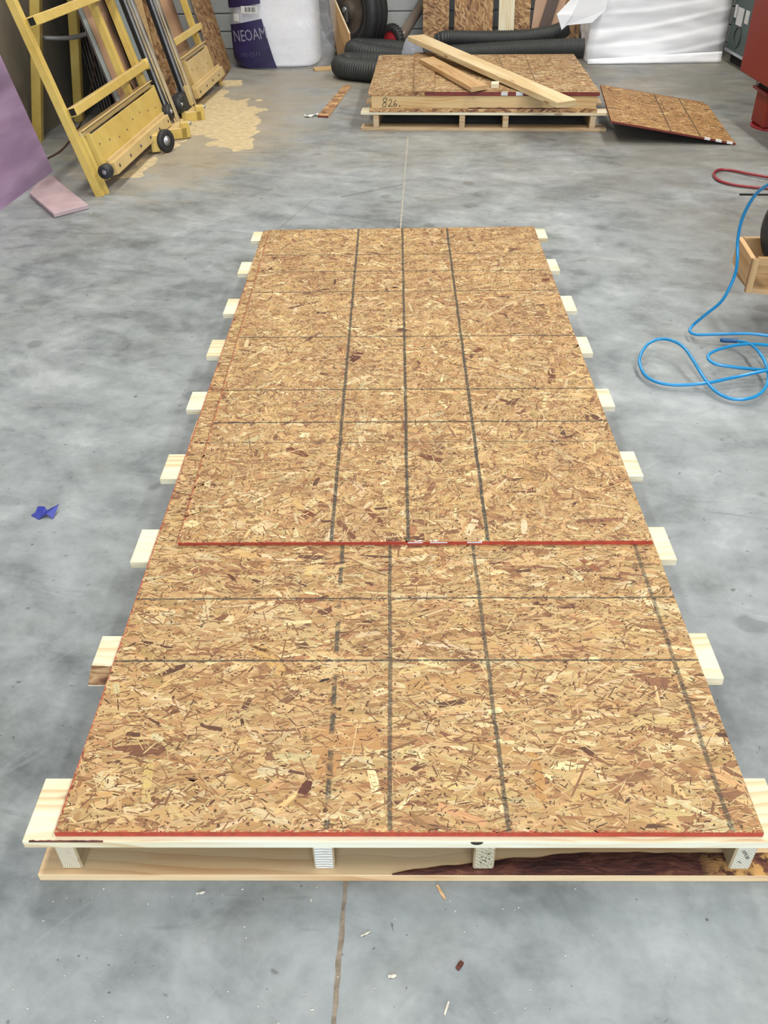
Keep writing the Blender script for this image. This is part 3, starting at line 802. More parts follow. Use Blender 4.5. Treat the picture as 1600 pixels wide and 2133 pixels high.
for s0 in (.012, .968):
    mb = MB(); qhex(mb, s0, s0+.024, .032, .965, .140, .220, (0, 0, 0)); mb.build('rim_board', 'pine_worn', pan, bevel=.002)
mb = MB(); qhex(mb, .0, .247, 0, 1, .220, .243, (0, 1, 1)); tl = mb.build('top_sheet', [osb_base('osb_far_left_base', FL2, DK), Mf1], pan)
c0 = qpt(0, 0); c1 = qpt(.247, 0); c3 = qpt(0, 1); du = (fp(c1.x, c1.y, 0)-fp(c0.x, c0.y, 0)); dv = (fp(c3.x, c3.y, 0)-fp(c0.x, c0.y, 0))
FC = cls(.9, .1, .5, 1.5)
strands(tl, osb_strand('osb_far_left_strands', FL2, DK), fp(c0.x, c0.y, .243), du.length, dv.length, FC, 21, du.normalized(), dv.normalized(), warm=WARM)
mb = MB(); qhex(mb, .249, 1., .0, 1, .220, .243, (0, 1, 1)); ts = mb.build('top_sheet', [osb_base('osb_far_right_base', FL3, DK), 'red_dark'], pan)
c0 = qpt(.249, 0); c1 = qpt(1, 0); c3 = qpt(.249, 1); du = (fp(c1.x, c1.y, 0)-fp(c0.x, c0.y, 0)); dv = (fp(c3.x, c3.y, 0)-fp(c0.x, c0.y, 0))
strands(ts, osb_strand('osb_far_right_strands', FL3, DK), fp(c0.x, c0.y, .243), du.length, dv.length, FC, 22, du.normalized(), dv.normalized(), warm=WARM)
for s0, s1 in ((.578, .606), (.642, .672)):
    mb = MB(); qhex(mb, s0, s1, -.0012, .012, .222, .2436, (0, 0, 0)); mb.build('white_label', 'label', ts)
# handwritten number on the rim
def scribble(pts, e0, z0, sc):
    P = []
    for (x, y) in pts: P.append((x*sc, y*sc))
    C = catmull([(x, y, 0) for x, y in P], .004)
    mb = MB(); mb.tube([fp(e0+p.x, Q[0][1]+.0032+(e0+p.x-.06)*.0033, z0+p.y) for p in C], .0017, 5); return mb
E8 = [(.62, .95), (.35, 1.02), (.12, .85), (.25, .6), (.48, .4), (.5, .12), (.22, -.05), (.02, .15), (.18, .42), (.5, .62), (.62, .85), (.55, .98)]
E2 = [(.85, .72), (1.05, .88), (1.22, .72), (1.12, .42), (.85, .12), (.78, .0), (1.0, .1), (1.25, .02), (1.4, .08)]
E6 = [(1.78, .8), (1.58, .55), (1.5, .25), (1.62, .02), (1.82, .08), (1.86, .28), (1.7, .36), (1.56, .22)]
for e in (E8, E2, E6): scribble(e, .148, .152, .052).build('handwritten_digit', 'ink', rim)
mb = MB(); mb.lathe(fp(.265, -.0015, .156), (-EY).to_tuple(), [(.001, .002), (.004, .0012), (.004, 0)], 8); mb.build('ink_dot', 'ink', rim)
# bark streaks along the lower edge of the rim
mb = MB(); G = []
for t in range(3):
    G.append([fp(.72+k*.0102, .0000, .1402+t*.5*(.006+.009*max(0, mn.noise(V((k*.22, 2, 0)))))) for k in range(80)])
mb.grid(G, smooth=False); mb.build('bark_edge', 'bark', rim)

# strip, planks and block on the far panel
mb = MB(); Pz = [fp(.352, -.012, 0), fp(.496, -.008, 0), fp(.458, 1.40, 0), fp(.290, 1.40, 0)]
Pz = [V((p.x, p.y, 0)) for p in Pz]
mb.hexa([p+EZ*.2435 for p in Pz], [p+EZ*.2505 for p in Pz], (0, 0, 0))
sto = tag(mb.build('osb_strip', [osb_base('osb_far_strip_base', FL4, DK)]), 'thin strand board strip laid front to back across the far panel', 'board')
strands(sto, osb_strand('osb_far_strip_strands', FL4, DK), Pz[0]+EZ*.2505, .145, 1.40, FC, 23, (Pz[1]-Pz[0]).normalized(), (Pz[3]-Pz[0]).normalized(), warm=WARM, left=lambda v: .006*v)
mb = MB(); sp = [V((.498, 6.028, .2515)), V((.626, 6.151, .2515)), V((.298, 7.25, .2515)), V((.170, 7.181, .2515))]
sp = [V((.498, 6.135, .2515)), V((.610, 6.215, .2515)), V((.298, 7.25, .2515)), V((.180, 7.175, .2515))]
mb.box(sp[3], sp[0]-sp[3], (sp[1]-sp[0])*.98, (0, 0, .030))
tag(mb.build('plank', pine('pine_plank_dark', (218, 182, 134), (204, 162, 110), (150, 104, 62), .9), bevel=.002), 'short reddish pine plank lying aslant on the far panel', 'plank')
pn = V((1.0, 5.775, .227)); pf = V((.10, 7.72, .318)); d = (pf-pn); side = V((d.y, -d.x, 0)).normalized()
thk = d.cross(side).normalized(); thk = thk if thk.z > 0 else -thk
mb = MB(); mb.box(pf, pn-pf, side*.145, thk*.036)
tag(mb.build('plank', pine('pine_plank_long', (240, 220, 176), (228, 200, 150), (196, 156, 106), .7), bevel=.003), 'long pale pine plank lying diagonally over the far panel and jutting past it', 'plank')
mb = MB(); mb.box((.640, 6.30, .2436), (.052, -.004, 0), (.010, .075, 0), (0, 0, .028))
tag(mb.build('wood_block', 'pine', bevel=.002), 'small pale offcut block standing on the far panel between two planks', 'block')

# tilted panel
TL_ = [(.385, 0, .40, 1.2, .006, .75), (.575, 0, .585, 1.2, .006, .75)]
Mt = osb_base('osb_tilted_base', TL_, .9)
t4 = [V((1.363, 5.835, .137)), V((2.151, 5.765, .012)), V((2.274, 6.925, .012)), V((1.500, 6.92, .137))]
nn = (t4[1]-t4[0]).cross(t4[3]-t4[0]).normalized()*.011
mb = MB(); mb.hexa([p-nn for p in t4], t4, (0, 1, 1))
til = tag(mb.build('osb_sheet', [Mt, 'red_dark']), 'square strand board sheet tilted off the right side of the far pallet onto the floor', 'board', 'strand board sheets')
strands(til, osb_strand('osb_tilted_strands', TL_, .92), t4[0], .795, 1.085, cls(.8, .3, .5, 1.4), 24, (t4[1]-t4[0]).normalized(), (t4[3]-t4[0]).normalized(), warm=(.96, .85, .70), left=lambda v: 0.)
E0, E1 = t4[0], t4[1]; ed = (E1-E0)
for f0, f1 in ((.75, .795), (.84, .888), (.93, .976)):
    a = E0+ed*f0; b_ = E0+ed*f1; ou = V((ed.y, -ed.x, 0)).normalized()*.0015
    mb = MB(); mb.box(a+ou-nn*1.0+EY*0, b_-a, (E1-E0).cross(nn).normalized()*-.022, nn*1.07); mb.build('white_paint_mark', 'white_paint', til)

# loose strip of strand board on the floor
Ms = osb('osb_loose', 1.05, .9, 0.)
mb = MB(); c4 = [V((-.555, 6.64, 0)), V((-.478, 6.615, 0)), V((-.352, 7.665, 0)), V((-.415, 7.67, 0))]
mb.hexa([p+EZ*.001 for p in c4], [p+EZ*.013 for p in c4], (0, 1, 2))
tag(mb.build('osb_strip', [Ms, 'red_dark', 'pine2']), 'narrow strand board offcut with red end lying on the open floor', 'board')
mb = MB(); G = []
for i in range(9):
    t = i/8; G.append([(-.655+.10*t, 6.655-.03*math.sin(t*5)+j*.018-.01*t, .002+.012*abs(math.sin(t*6+j))) for j in range(3)])
mb.grid(G, smooth=False)
tag(mb.build('paper_scrap', 'white_paint', solid=.001), 'torn white scrap beside the red end of the loose strip', 'scrap')

# ================================================================== panel saw on the left
SO = V((-1.62, 4.85, 0)); SU = V((.0581, .9983, 0)); SD = V((.9983, -.0581, 0)); T_ = math.radians(14.5)
SW = -SD*math.sin(T_) + EZ*math.cos(T_); SN = SU.cross(SW); SN = SN if SN.x > 0 else -SN
def S(u, w, d=0.): return SO + SU*u + SW*w + SN*d
saw = root('panel_saw', tuple(S(1.5, 0)), 'large yellow vertical panel saw leaning back beside the left wall', 'saw')
def sbox(mb, u0, u1, w0, w1, d0, d1, mi=(0, 0, 0)):
    mb.box(S(u0, w0, d0), SU*(u1-u0), SW*(w1-w0), SN*(d1-d0), mi)
def spart(name, mat, *boxes, bevel=.003, parent=None):
    mb = MB()
    for b_ in boxes: sbox(mb, *b_)
    return mb.build(name, mat, parent or saw, bevel=bevel)
# uprights: square tube, from the floor to above head height
for u, w0, wd in ((.0, .0, .045), (1.0, .30, .045), (1.295, .30, .045), (2.83, .30, .045)):
    spart('upright', 'yellow', (u, u+wd, w0, 2.05, -.045, 0))
def open_bar(name, u0, u1, w0, w1, d0, d1, mat):
    b_ = spart(name, mat, (u0, u1, w0, w1, d0, d1))
    spart('open_end', 'hole', (u0-.001, u0+.002, w0+.006, w1-.006, d0+.006, d1-.006), bevel=0, parent=b_)
open_bar('cross_bar', .035, 1.37, .412, .458, .001, .046, 'yellow')
open_bar('cross_bar', .035, 1.37, .846, .892, .001, .046, 'yellow')
spart('cross_bar', 'yellow', (2.10, 2.90, .425, .468, .001, .04))
spart('cross_bar', 'yellow', (2.10, 2.90, .846, .892, .001, .04))
mb = MB(); mb.lathe(S(1.37, .435, .023), SN, [(.001, -.028), (.035, -.028), (.035, .028), (.001, .028)], 16); mb.build('bar_bracket', 'yellow', saw)
# lower skirts: folded sheet panel, ledge and fence rail
for (u0, u1, r0, r1, mat, mrail) in ((.05, 1.40, .15, 1.285, 'yellow', 'yellow2'), (2.14, 2.90, 2.08, 2.95, 'yellow2', 'yellow2')):
    sk = spart('skirt_panel', mat, (u0+.055, u1-.05, .13, .30, .030, .034))
    spart('skirt_end', mat, (u0+.05, u0+.056, .06, .31, -.04, .036), parent=sk); spart('skirt_end', mat, (u1-.055, u1-.049, .12, .31, -.04, .036), parent=sk)
    spart('top_ledge', 'yellow2', (u0, u1, .302, .335, -.05, .012), (u0, u1, .332, .338, .0, .030), parent=sk)
    rail = spart('fence_rail', mrail, (r0, r1, .062, .130, .036, .075), (r0, r1, .126, .150, .036, .052))
    k = r0+.06
    while k < r1-.02:
        mb = MB(); mb.lathe(S(k, .096, .075), SN, [(.009, -.002), (.009, .004), (.004, .007), (.001, .007)], 8); mb.build('bolt', 'darkedge', rail)
        k += .205
    k = u0+.12
    while k < u1-.08:
        mb = MB(); mb.lathe(S(k, .215+.02*math.sin(k*9), .034), SN, [(.006, 0), (.006, .0012), (.001, .0012)], 6); mb.build('rivet', 'greydark', sk)
        k += .15
# front left foot runs on in a flat bar
spart('foot', 'yellow', (.048, .078, -.005, .31, -.02, .012)); spart('foot', 'yellow', (2.95, 2.98, -.01, .10, -.02, .02))
def roller(u, w, d, r, wid, axis, name='roller'):
    c = S(u, w, d); mb = MB()
    mb.lathe(c, axis, [(r*.5, -wid/2), (r*.88, -wid/2), (r, -wid*.3), (r, wid*.3), (r*.88, wid/2), (r*.5, wid/2)], 24, 0)
    o_ = mb.build(name, 'rubber', saw)
    mb = MB(); mb.lathe(c, axis, [(.001, -wid*.42), (r*.5, -wid*.42), (r*.52, 0), (r*.5, wid*.42), (r*.2, wid*.42), (r*.18, wid*.6), (.001, wid*.6)], 18); mb.build('hub', 'galv', o_)
    return o_
roller(.02, .118, .068, .038, .055, (SU + SN*.25))
def wroller(c, r, wid, axis):
    c = V(c); q_ = c-SO; return roller(q_.dot(SU), q_.dot(SW), q_.dot(SN), r, wid, axis)
wroller((-1.452, 5.755, .069), .068, .034, V((.86, -.5, .1)))
mb = MB(); mb.box((-1.535, 5.70, .012), (.05, .02, 0), (-.012, .07, 0), (0, 0, .10)); mb.build('caster_fork', 'yellow', saw, bevel=.003)
# twin guide columns with the saw carriage riding between them
for u, du_, d in ((1.40, 0., .065), (1.862, .03, .065)):
    def col(name, mat, u0, u1, d0, d1, par, bev=.003):
        mb = MB(); mb.box(S(u0, .0, d0), SU*(du_*2.1/.73)+SW*2.1, SU*(u1-u0), SN*(d1-d0)); return mb.build(name, mat, par, bevel=bev)
    gcol = col('guide_column', 'galv', u-.035, u+.010, d-.05, d-.008, saw)
    col('black_strip', 'hole', u-.041, u-.035, d-.045, d-.02, gcol, 0)
    mb = MB(); mb.tube([S(u+.020, .0, d+.008), S(u+.020+du_*2.1/.73, 2.1, d+.008)], .021, 14); mb.build('chrome_guide', 'chrome', gcol)
    mb = MB(); mb.tube([S(u-.02, .0, d+.004), S(u-.02+du_*2.1/.73, 2.1, d+.004)], .010, 10); mb.build('chrome_rod', 'chrome', gcol)
for (ox, oy, B_) in ((-1.512, 6.027, V((-.075, .25, 0))), (-1.500, 6.500, V((-.045, .16, 0)))):
    A_ = V((.130, .058, 0)); o_ = V((ox, oy, .003))
    mb = MB(); mb.box(o_, A_, B_, (0, 0, .068)); ft = mb.build('guide_foot', 'yellow', saw, bevel=.004)
    mb = MB(); mb.box(o_+A_*.72+EZ*.002, A_*.42, B_.normalized()*.05, (0, 0, .098)); mb.build('foot_stop', 'yellow', ft, bevel=.004)
    mb = MB(); mb.lathe(o_+A_*1.16+B_.normalized()*.03+EZ*.085, (.9, .43, 0), [(.001, .012), (.012, .012), (.014, 0), (.014, -.02)], 10); mb.build('stop_bolt', 'galv', ft)
roller(1.36, .128, .05, .050, .06, SN); roller(1.64, .115, .05, .050, .05, SN)
spart('motor_housing', 'rubber', (1.70, 1.85, .03, .17, -.02, .07), bevel=.02); spart('carriage_plate', 'galv', (1.84, 1.86, .0, .20, .0, .03))
spart('carriage_arm', 'yellow2', (1.80, 1.815, .07, .20, .07, .10))
# rear props and strap behind
for (a, b_) in (((-2.385, 6.06, .0), (-2.00, 5.95, 1.45)), ((-2.27, 6.62, .0), (-1.96, 6.40, 1.45))):
    mb = MB(); mb.bar(a, b_, .06, .06, (0, 1, 0)); mb.build('rear_prop', 'yellow', saw, bevel=.004)
mb = MB(); mb.tube(catmull([(-2.243, 6.1, .605), (-2.041, 6.1, .602), (-1.86, 6.02, .645)], .05), .014, 6); mb.build('tie_bar', 'galv', saw)
mb = MB(); mb.bar((-2.33, 6.02, .28), (-2.12, 6.12, 1.1), .015, .015, (1, 0, 0)); mb.build('thin_brace', 'yellow', saw)

# ------------------------------------------------------------------ sheet goods leaning between saw and wall
def lean(name, label, cat, base0, base1, tilt, height, thick, mats, group=None, mi=(0, 1, 1), lift=0.):
    """a sheet standing on the floor on the edge base0-base1 (y grows), leaning towards -x"""
    a = V((base0[0], base0[1], lift)); b_ = V((base1[0], base1[1], lift)); u = (b_-a); sd = V((u.y, -u.x, 0)).normalized()
    w = -sd*math.sin(tilt)+EZ*math.cos(tilt); n = u.normalized().cross(w); n = n if n.x > 0 else -n
    mb = MB(); mb.box(a-n*thick, u, w*height, n*thick, mi)
    return tag(mb.build(name, mats), label, cat, group)
GL = 'sheets leaning behind the panel saw'
dl = ('foremost of', 'second of', 'third of', 'fourth of', 'rearmost of')
for i in range(5):
    lean('dark_sheet', 'dark brown sheet leaning behind the saw, %s the five dark ones' % dl[i], 'board', (-2.04-.032*i, 6.72+.03*i), (-2.02-.032*i, 7.42+.1*i), math.radians(6.), 1.5, .014,
         ['darkboard', 'darkedge'], GL)
def slean(name, label, u0, u1, d, mats, h=1.7, w0=.03):
    mb = MB(); sbox(mb, u0, u1, w0, h, d-.012, d, (0, 1, 1)); return tag(mb.build(name, mats), label, 'board', GL)
slean('grey_sheet', 'narrow grey sheet edge leaning between the dark sheets and the tan board', .935, 1.0, -.085, ['bluegrey', 'darkedge'])
slean('tan_board', 'pinkish tan hardboard sheet leaning behind the middle uprights of the saw', 1.02, 1.40, -.090, ['tanboard', 'darkedge'])
slean('blue_grey_sheet', 'pale blue grey sheet leaning behind the left guide column of the saw', 1.345, 1.72, -.050, ['bluegrey', 'hole'])
mb = MB(); mb.tube(catmull([S(1.29, .30, -.080), S(1.22, .45, -.082), S(1.16, .7, -.082), S(1.13, 1.1, -.080)], .05), .005, 6)
tag(mb.build('cable', 'ink'), 'thin black cable hanging down in front of the tan board', 'cable')
# workpieces standing on the saw between the columns
MO = osb('osb_back_a', .80, 1., 1.2)
mb = MB(); mb.box(S(1.79, .10, -.075), SU*.56+SW*1.25, SU*.20, SN*.02); tag(mb.build('osb_strip', MO), 'brown strand board strip standing in the saw between its chrome columns', 'board')
mb = MB(); sbox(mb, 1.76, 2.45, .03, 1.10, -.10, -.08, (0, 0, 0)); tag(mb.build('plywood_sheet', 'pine3'), 'tan plywood standing in the saw behind the strand board strip', 'board')
for i, (u0, u1, m_, lb_) in enumerate(((2.32, 2.40, 'redrim', 'dark red strip standing behind the right bay of the saw'), (2.42, 2.52, 'darkedge', 'worn grey brown strip behind the right bay of the saw'),
                                       (2.58, 2.66, 'darkedge', 'grey brown strip beside the right upright of the saw'))):
    mb = MB(); sbox(mb, u0, u1, .02, 1.25-.1*i, -.13-.03*i, -.115-.03*i); tag(mb.build('narrow_strip', m_), lb_, 'board', GL)
for i, (u0, u1) in enumerate(((2.22, 2.78), (2.30, 2.9))):
    mb = MB(); sbox(mb, u0, u1, .01, 1.3, -.22-.05*i, -.205-.05*i); tag(mb.build('dark_sheet', 'darkboard'), 'blackish sheet behind the right bay of the saw, the ' + ('front one' if i == 0 else 'back one'), 'board', GL)
mb = MB(); sbox(mb, 2.62, 2.95, .01, 1.3, -.15, -.135); tag(mb.build('tan_board', 'tanboard'), 'tan board leaning just left of the big brown strand board sheet', 'board', GL)
ob = lean('osb_sheet', 'big brown strand board sheet leaning between the saw and the bagged foam', 'board', (-1.445, 7.76), (-1.46, 8.53), math.radians(13.), 1.22, .012, [osb('osb_back_b', .80, .9, .8), 'darkedge'], 'strand board sheets')
# cord trailing on the floor
CORD = [(-2.182, 5.596, 0.006), (-2.149, 5.783, 0.006), (-2.168, 6.081, 0.006), (-2.206, 6.365, 0.006), (-2.262, 6.70, 0.006), (-2.25, 6.70, 0.06), (-2.16, 6.68, 0.2), (-2.10, 6.66, 0.34), (-2.05, 6.62, 0.6)]
mb = MB(); mb.tube(catmull(CORD, .03), .006, 6); tag(mb.build('power_cord', 'cord'), 'brown power cord trailing over the floor behind the saw', 'cord')

# purple insulation
pur = lean('foam_sheet', 'large purple foam insulation sheet leaning on the left wall at the frame edge', 'insulation', (-2.149, 4.14), (-2.061, 5.36), math.radians(13.2), 1.22, .025, ['purple', 'purple'])
mb = MB(); pp = [V((-1.781, 4.50, 0)), V((-1.638, 4.64, 0)), V((-1.925, 5.06, 0)), V((-2.01, 5.20, 0)), V((-2.045, 5.05, 0)), V((-2.03, 4.86, 0))]
top = [p+EZ*.024 for p in pp]; bot = [p+EZ*.002 for p in pp]
mb.face(top); mb.face(bot[::-1])
for i in range(6): j = (i+1) % 6; mb.face([bot[i], bot[j], top[j], top[i]])
tag(mb.build('foam_offcut', 'pink', bevel=.002), 'dusty pale lilac foam offcut lying flat on the floor by the saw foot', 'insulation')

# saw dust drifts
mb = MB(); st_ = .02; nx, ny = 78, 190; X0, Y0 = -1.95, 4.55; H_ = {}
def dens(x, y):
    b0 = -1.62 + .058*(y-4.85)
    g = .95*math.exp(-((x+1.16)/.36)**2-((y-6.75)/.62)**2) + .55*math.exp(-((x-b0-.05)/.17)**2)*(1 if 5.2 < y < 8 else .5) + .45*math.exp(-((x+.95)/.30)**2-((y-5.95)/.35)**2)
    n_ = mn.fractal(V((x*2.6, y*1.9, 3.)), .8, 2.1, 6)
    return g + .40*n_ - .55
for i in range(nx):
    for j in range(ny):
        x, y = X0+i*st_, Y0+j*st_
        H_[i, j] = (x, y, max(-.003, min(.009, dens(x, y)*.02)) + .0012*mn.noise(V((x*60, y*60, 0))))
idx = {}
def vid(k):
    if k not in idx: idx[k] = len(mb.v); mb.v.append(V(H_[k]))
    return idx[k]
for i in range(nx-1):
    for j in range(ny-1):
        q = [(i, j), (i+1, j), (i+1, j+1), (i, j+1)]
        if max(H_[k][2] for k in q) > 0:
            mb.f.append([vid(k) for k in q]); mb.uv.append([(0, 0)]*4); mb.mi.append(0); mb.sm.append(True)
tag(mb.build('sawdust', 'dust', origin=(-1.2, 6.5, 0)), 'pale sawdust drifted over the floor around the panel saw', 'sawdust', kind='stuff')

# ================================================================== bagged white foam, back left
def superring(cx, cy, hx, hy, z, n=44, e=4., wob=0., seed=0., zs=3.):
    R = []
    for k in range(n):
        t = 2*math.pi*k/n; c, s_ = math.cos(t), math.sin(t)
        x = math.copysign(abs(c)**(2/e), c); y = math.copysign(abs(s_)**(2/e), s_)
        w = 1 + wob*mn.noise(V((x*2.5+seed, y*2.5, z*zs)))
        R.append((cx+hx*x*w, cy+hy*y*w, z))
    return R
bag = root('foam_bag', (-1.0, 8.82, 0), 'tall clear plastic bag of white foam with navy printing, back left', 'bag')
mb = MB(); mb.rings([superring(-1.045, 8.83, .365*(.94 if z < .03 else 1), .34, z, 44, 5., .012, 1., 12.) for z in [.012, .03]+[.06+.03*i for i in range(40)]]); mb.build('foam_core', 'foam', bag)
FX, FY, FHX, FHY = -.985, 8.83, .465, .385
def fscale(z): return 1. if z > .14 else .80 + .20*math.sqrt(max(0., 1-((.14-z)/.14)**2))
def fw(x, z): return 1 + .05*mn.noise(V((x*2.2, 3., z*5.))) + .02*mn.noise(V((x*9, 1., z*11)))
mb = MB(); RR = []
for i in range(48):
    z = .004+i*.028; base = superring(FX, FY, FHX*fscale(z), FHY, z, 72, 4., .0)
    RR.append([(FX+(p[0]-FX)*fw(p[0]*.3+p[1], z), FY+(p[1]-FY)*(1+.05*mn.noise(V((p[0]*3, 7., z*4.)))), p[2]) for p in base])
mb.rings(RR); film = mb.build('plastic_film', 'film', bag)
def ffront(x, z):
    r = min(.999, abs((x-FX)/(FHX*fscale(z)*1.03)))
    return FY - FHY*(1-r**4)**.25*(1.055) - .004
def fpatch(name, mat, zs, xl, xr, n=14, par=film, off=0.):
    mb = MB(); G = []
    for z in zs:
        a, b_ = xl(z), xr(z); G.append([(a+(b_-a)*k/n, ffront(a+(b_-a)*k/n, z)-off, z) for k in range(n+1)])
    mb.grid(G); return mb.build(name, mat, par)
# lower navy print, slanted top edge
mb = MB(); G = []
for i in range(22):
    t = i/21; row = []
    for k in range(19):
        s_ = k/18; xr_ = -1.035 - .105*t**.8; x = -1.43+(xr_+1.43)*s_
        zt = .345+.05*(x+1.42)/.28; z = .012 + (zt-.012)*t
        row.append((x, ffront(x, z), z))
    G.append(row)
mb.grid(G); nav = mb.build('navy_print', 'navy', film)
mb = MB(); G = []
for i in range(14):
    t = i/13; row = []
    for k in range(16):
        x = -1.43+.29*k/15; z = .468+.04*k/15 + (.42)*t
        row.append((x, ffront(x, z), z))
    G.append(row)
mb.grid(G); mb.build('navy_print', 'navy', film)
def on_bag(x0, z0, ang, sx=1.):
    c, s_ = math.cos(ang), math.sin(ang)
    def f(x, y):
        X = x0+sx*x*c-y*s_; Z = z0+sx*x*s_+y*c; return (X, ffront(X, Z)-.004, Z)
    return f
place_text('printed_letters', 'NE', .125, 'print_grey', nav, on_bag(-1.405, .214, .10, .70))
place_text('printed_letters', 'OAM', .125, 'print_grey', nav, on_bag(-1.295, .224, .14, .70))
place_text('printed_number', '195-5511', .05, 'print_dim', nav, on_bag(-1.36, .095, .10))
for (x0, x1, z0, z1) in ((-1.31, -1.165, .435, .49), (-1.385, -1.335, .375, .43)):
    lab = fpatch('paper_label', 'label', [z0, (z0+z1)/2, z1], lambda z: x0, lambda z: x1, 6, film, .004)
    if x1 > -1.2:
        for k in range(9):
            xx = x0+.035+k*.0105; fpatch('barcode_bar', 'ink', [z0+.012, z1-.008], lambda z: xx, lambda z: xx+(.004 if k % 3 else .007), 1, lab, .006)
mb = MB(); mb.box((-.70, 8.32, .0), (.24, .06, 0), (-.02, .09, 0), (0, 0, .02)); tag(mb.build('wood_block', 'pine3', bevel=.002), 'short pine offcut lying on the floor at the foot of the foam bag', 'block')

# plywood offcut leaning beside the bag
mb = MB(); q = [V((-.60, 8.86, .62)), V((-.405, 8.62, .25)), V((-.40, 8.60, .0)), V((-.52, 8.80, .0))]
th = V((.012, .008, 0)); mb.hexa([p+th for p in q], q, (0, 1, 0)); tag(mb.build('plywood_offcut', ['ply', 'pine']), 'thin plywood offcut leaning between the foam bag and the big tire', 'board')

# ------------------------------------------------------------------ big tire and red wheel
tc = V((-.435, 8.97, .385)); ta = V((-.70, -.71, 0)).normalized()
tire = root('wheel', (tc.x, tc.y, 0), 'big black tire with rusty brown hub standing at the back wall', 'wheel')
mb = MB(); mb.lathe(tc-ta*.06, ta, [(.20, .055), (.255, .07), (.28, .095), (.33, .10), (.365, .075), (.38, .04), (.372, .03), (.382, .02), (.382, -.02), (.372, -.03), (.38, -.04), (.38, -.08), (.36, -.11), (.30, -.13), (.22, -.11)], 56); mb.build('tire', 'rubber', tire)
mb = MB(); mb.lathe(tc, ta, [(.265, .012), (.262, .02), (.255, .02), (.25, .008), (.235, -.01), (.08, -.03), (.075, .0), (.001, .0)], 40); hub = mb.build('hub', 'rust', tire)
mb = MB(); mb.bar(tc+ta*.006+V((0, 0, .04)), tc+ta*.03+V((.02, -.04, -.10)), .05, .03, ta); mb.build('hub_strap', 'rubber_grey', hub, bevel=.01)
mb = MB(); mb.lathe(tc+ta*.0, ta, [(.03, 0), (.03, .03), (.015, .035), (.001, .035)], 12); mb.build('hub_bolt', 'galv', hub)
mb = MB(); mb.tube([(-.212, 8.83, .443), (-.10, 8.90, .455)], .007, 6); mb.tube([(-.11, 8.89, .44), (-.10, 8.90, .475)], .012, 6); mb.build('latch_bar', 'galv', tire)
rc = V((-.018, 8.775, .158)); ra = V((-.74, -.67, 0)).normalized()
rw = root('wheel', (rc.x, rc.y, 0), 'small black pneumatic wheel with a red rim beside the big tire', 'wheel')
mb = MB(); mb.lathe(rc, ra, [(.085, -.03), (.11, -.035), (.135, -.02), (.14, 0), (.135, .02), (.11, .035), (.085, .03)], 40); tr = mb.build('tire', 'rubber', rw)
for k in range(28):
    t = 2*math.pi*k/28; u_ = ra.orthogonal().normalized(); w_ = ra.cross(u_); dd = u_*math.cos(t)+w_*math.sin(t)
    mb = MB(); mb.box(rc+dd*.132-ra*.022-dd.cross(ra)*.004, ra*.044, dd.cross(ra)*.008, dd*.011); mb.build('tread_block', 'rubber', tr)
mb = MB(); mb.lathe(rc, ra, [(.092, .022), (.088, .030), (.080, .018), (.06, .030), (.03, .042), (.001, .044)], 30); mb.build('rim', 'redrim', rw)
mb = MB(); mb.lathe(rc+ra*.04, ra, [(.012, 0), (.010, .018), (.001, .022)], 10); mb.build('axle_nut', 'label', rw)

# ------------------------------------------------------------------ ribbed dust hoses
def ribbed(path, r, name, label, ends=True):
    P = resample(catmull(path, .02), .0052)
    mb = MB(); mb.tube(P, lambda s_: r*(1+.055*math.cos(s_*2*math.pi/.021)), 16)
    o_ = mb.build('ribbed_tube', 'hose', root(name, (P[0].x, P[0].y, 0), label, 'hose', 'dust hoses'))
    return o_
ribbed([(.15, 7.80, .086), (-.1, 7.80, .086), (-.28, 7.87, .086), (-.41, 7.96, .086), (-.455, 8.06, .086), (-.40, 8.15, .09), (-.25, 8.17, .09), (.0, 8.12, .09), (.2, 8.02, .09)], .080,
       'dust_hose', 'black ribbed dust hose bent in a loop on the floor left of the far pallet')
ribbed([(.25, 8.33, .09), (.0, 8.335, .10), (-.16, 8.345, .12), (-.29, 8.40, .13), (-.36, 8.50, .13), (-.335, 8.60, .13), (-.22, 8.635, .125), (-.02, 8.59, .115), (.2, 8.49, .10), (.45, 8.39, .10), (.8, 8.36, .12), (1.15, 8.33, .14), (1.46, 8.29, .155), (1.62, 8.27, .16)], .080,
       'dust_hose', 'long black ribbed dust hose looping behind the far pallet towards the foam')
ribbed([(.39, 8.64, .17), (.47, 8.60, .20), (.75, 8.58, .195), (1.08, 8.56, .20), (1.29, 8.56, .22), (1.43, 8.57, .245), (1.50, 8.60, .27)], .066,
       'dust_hose', 'thinner black ribbed hose lying on top of the others before the leaning boards')
# clear plastic bag behind the far panel
mb = MB(); RR = []
for i in range(16):
    t = i/15*math.pi/2; z = .305*math.sin(t)+.002; rr = math.cos(t)**.75
    RR.append([(.15+.105*rr*math.cos(2*math.pi*k/28)*(1+.12*mn.noise(V((k*.7, i*.5, 1)))), 8.08+.06*rr*math.sin(2*math.pi*k/28)*(1+.12*mn.noise(V((k*.7, i*.5, 4)))), z) for k in range(28)])
mb.rings(RR); tag(mb.build('plastic_bag', 'film_bag'), 'crumpled cloudy plastic bag bulging up behind the far panel', 'bag')
# glossy tube
mb = MB(); a = V((-.012, 8.998, .05)); d = V((.217, .322, .258)).normalized()
mb.tube([a, a+d*.2, a+d*.70], .046, 18); tag(mb.build('cardboard_tube', 'tube'), 'glossy grey brown tube leaning against the back wall', 'tube')

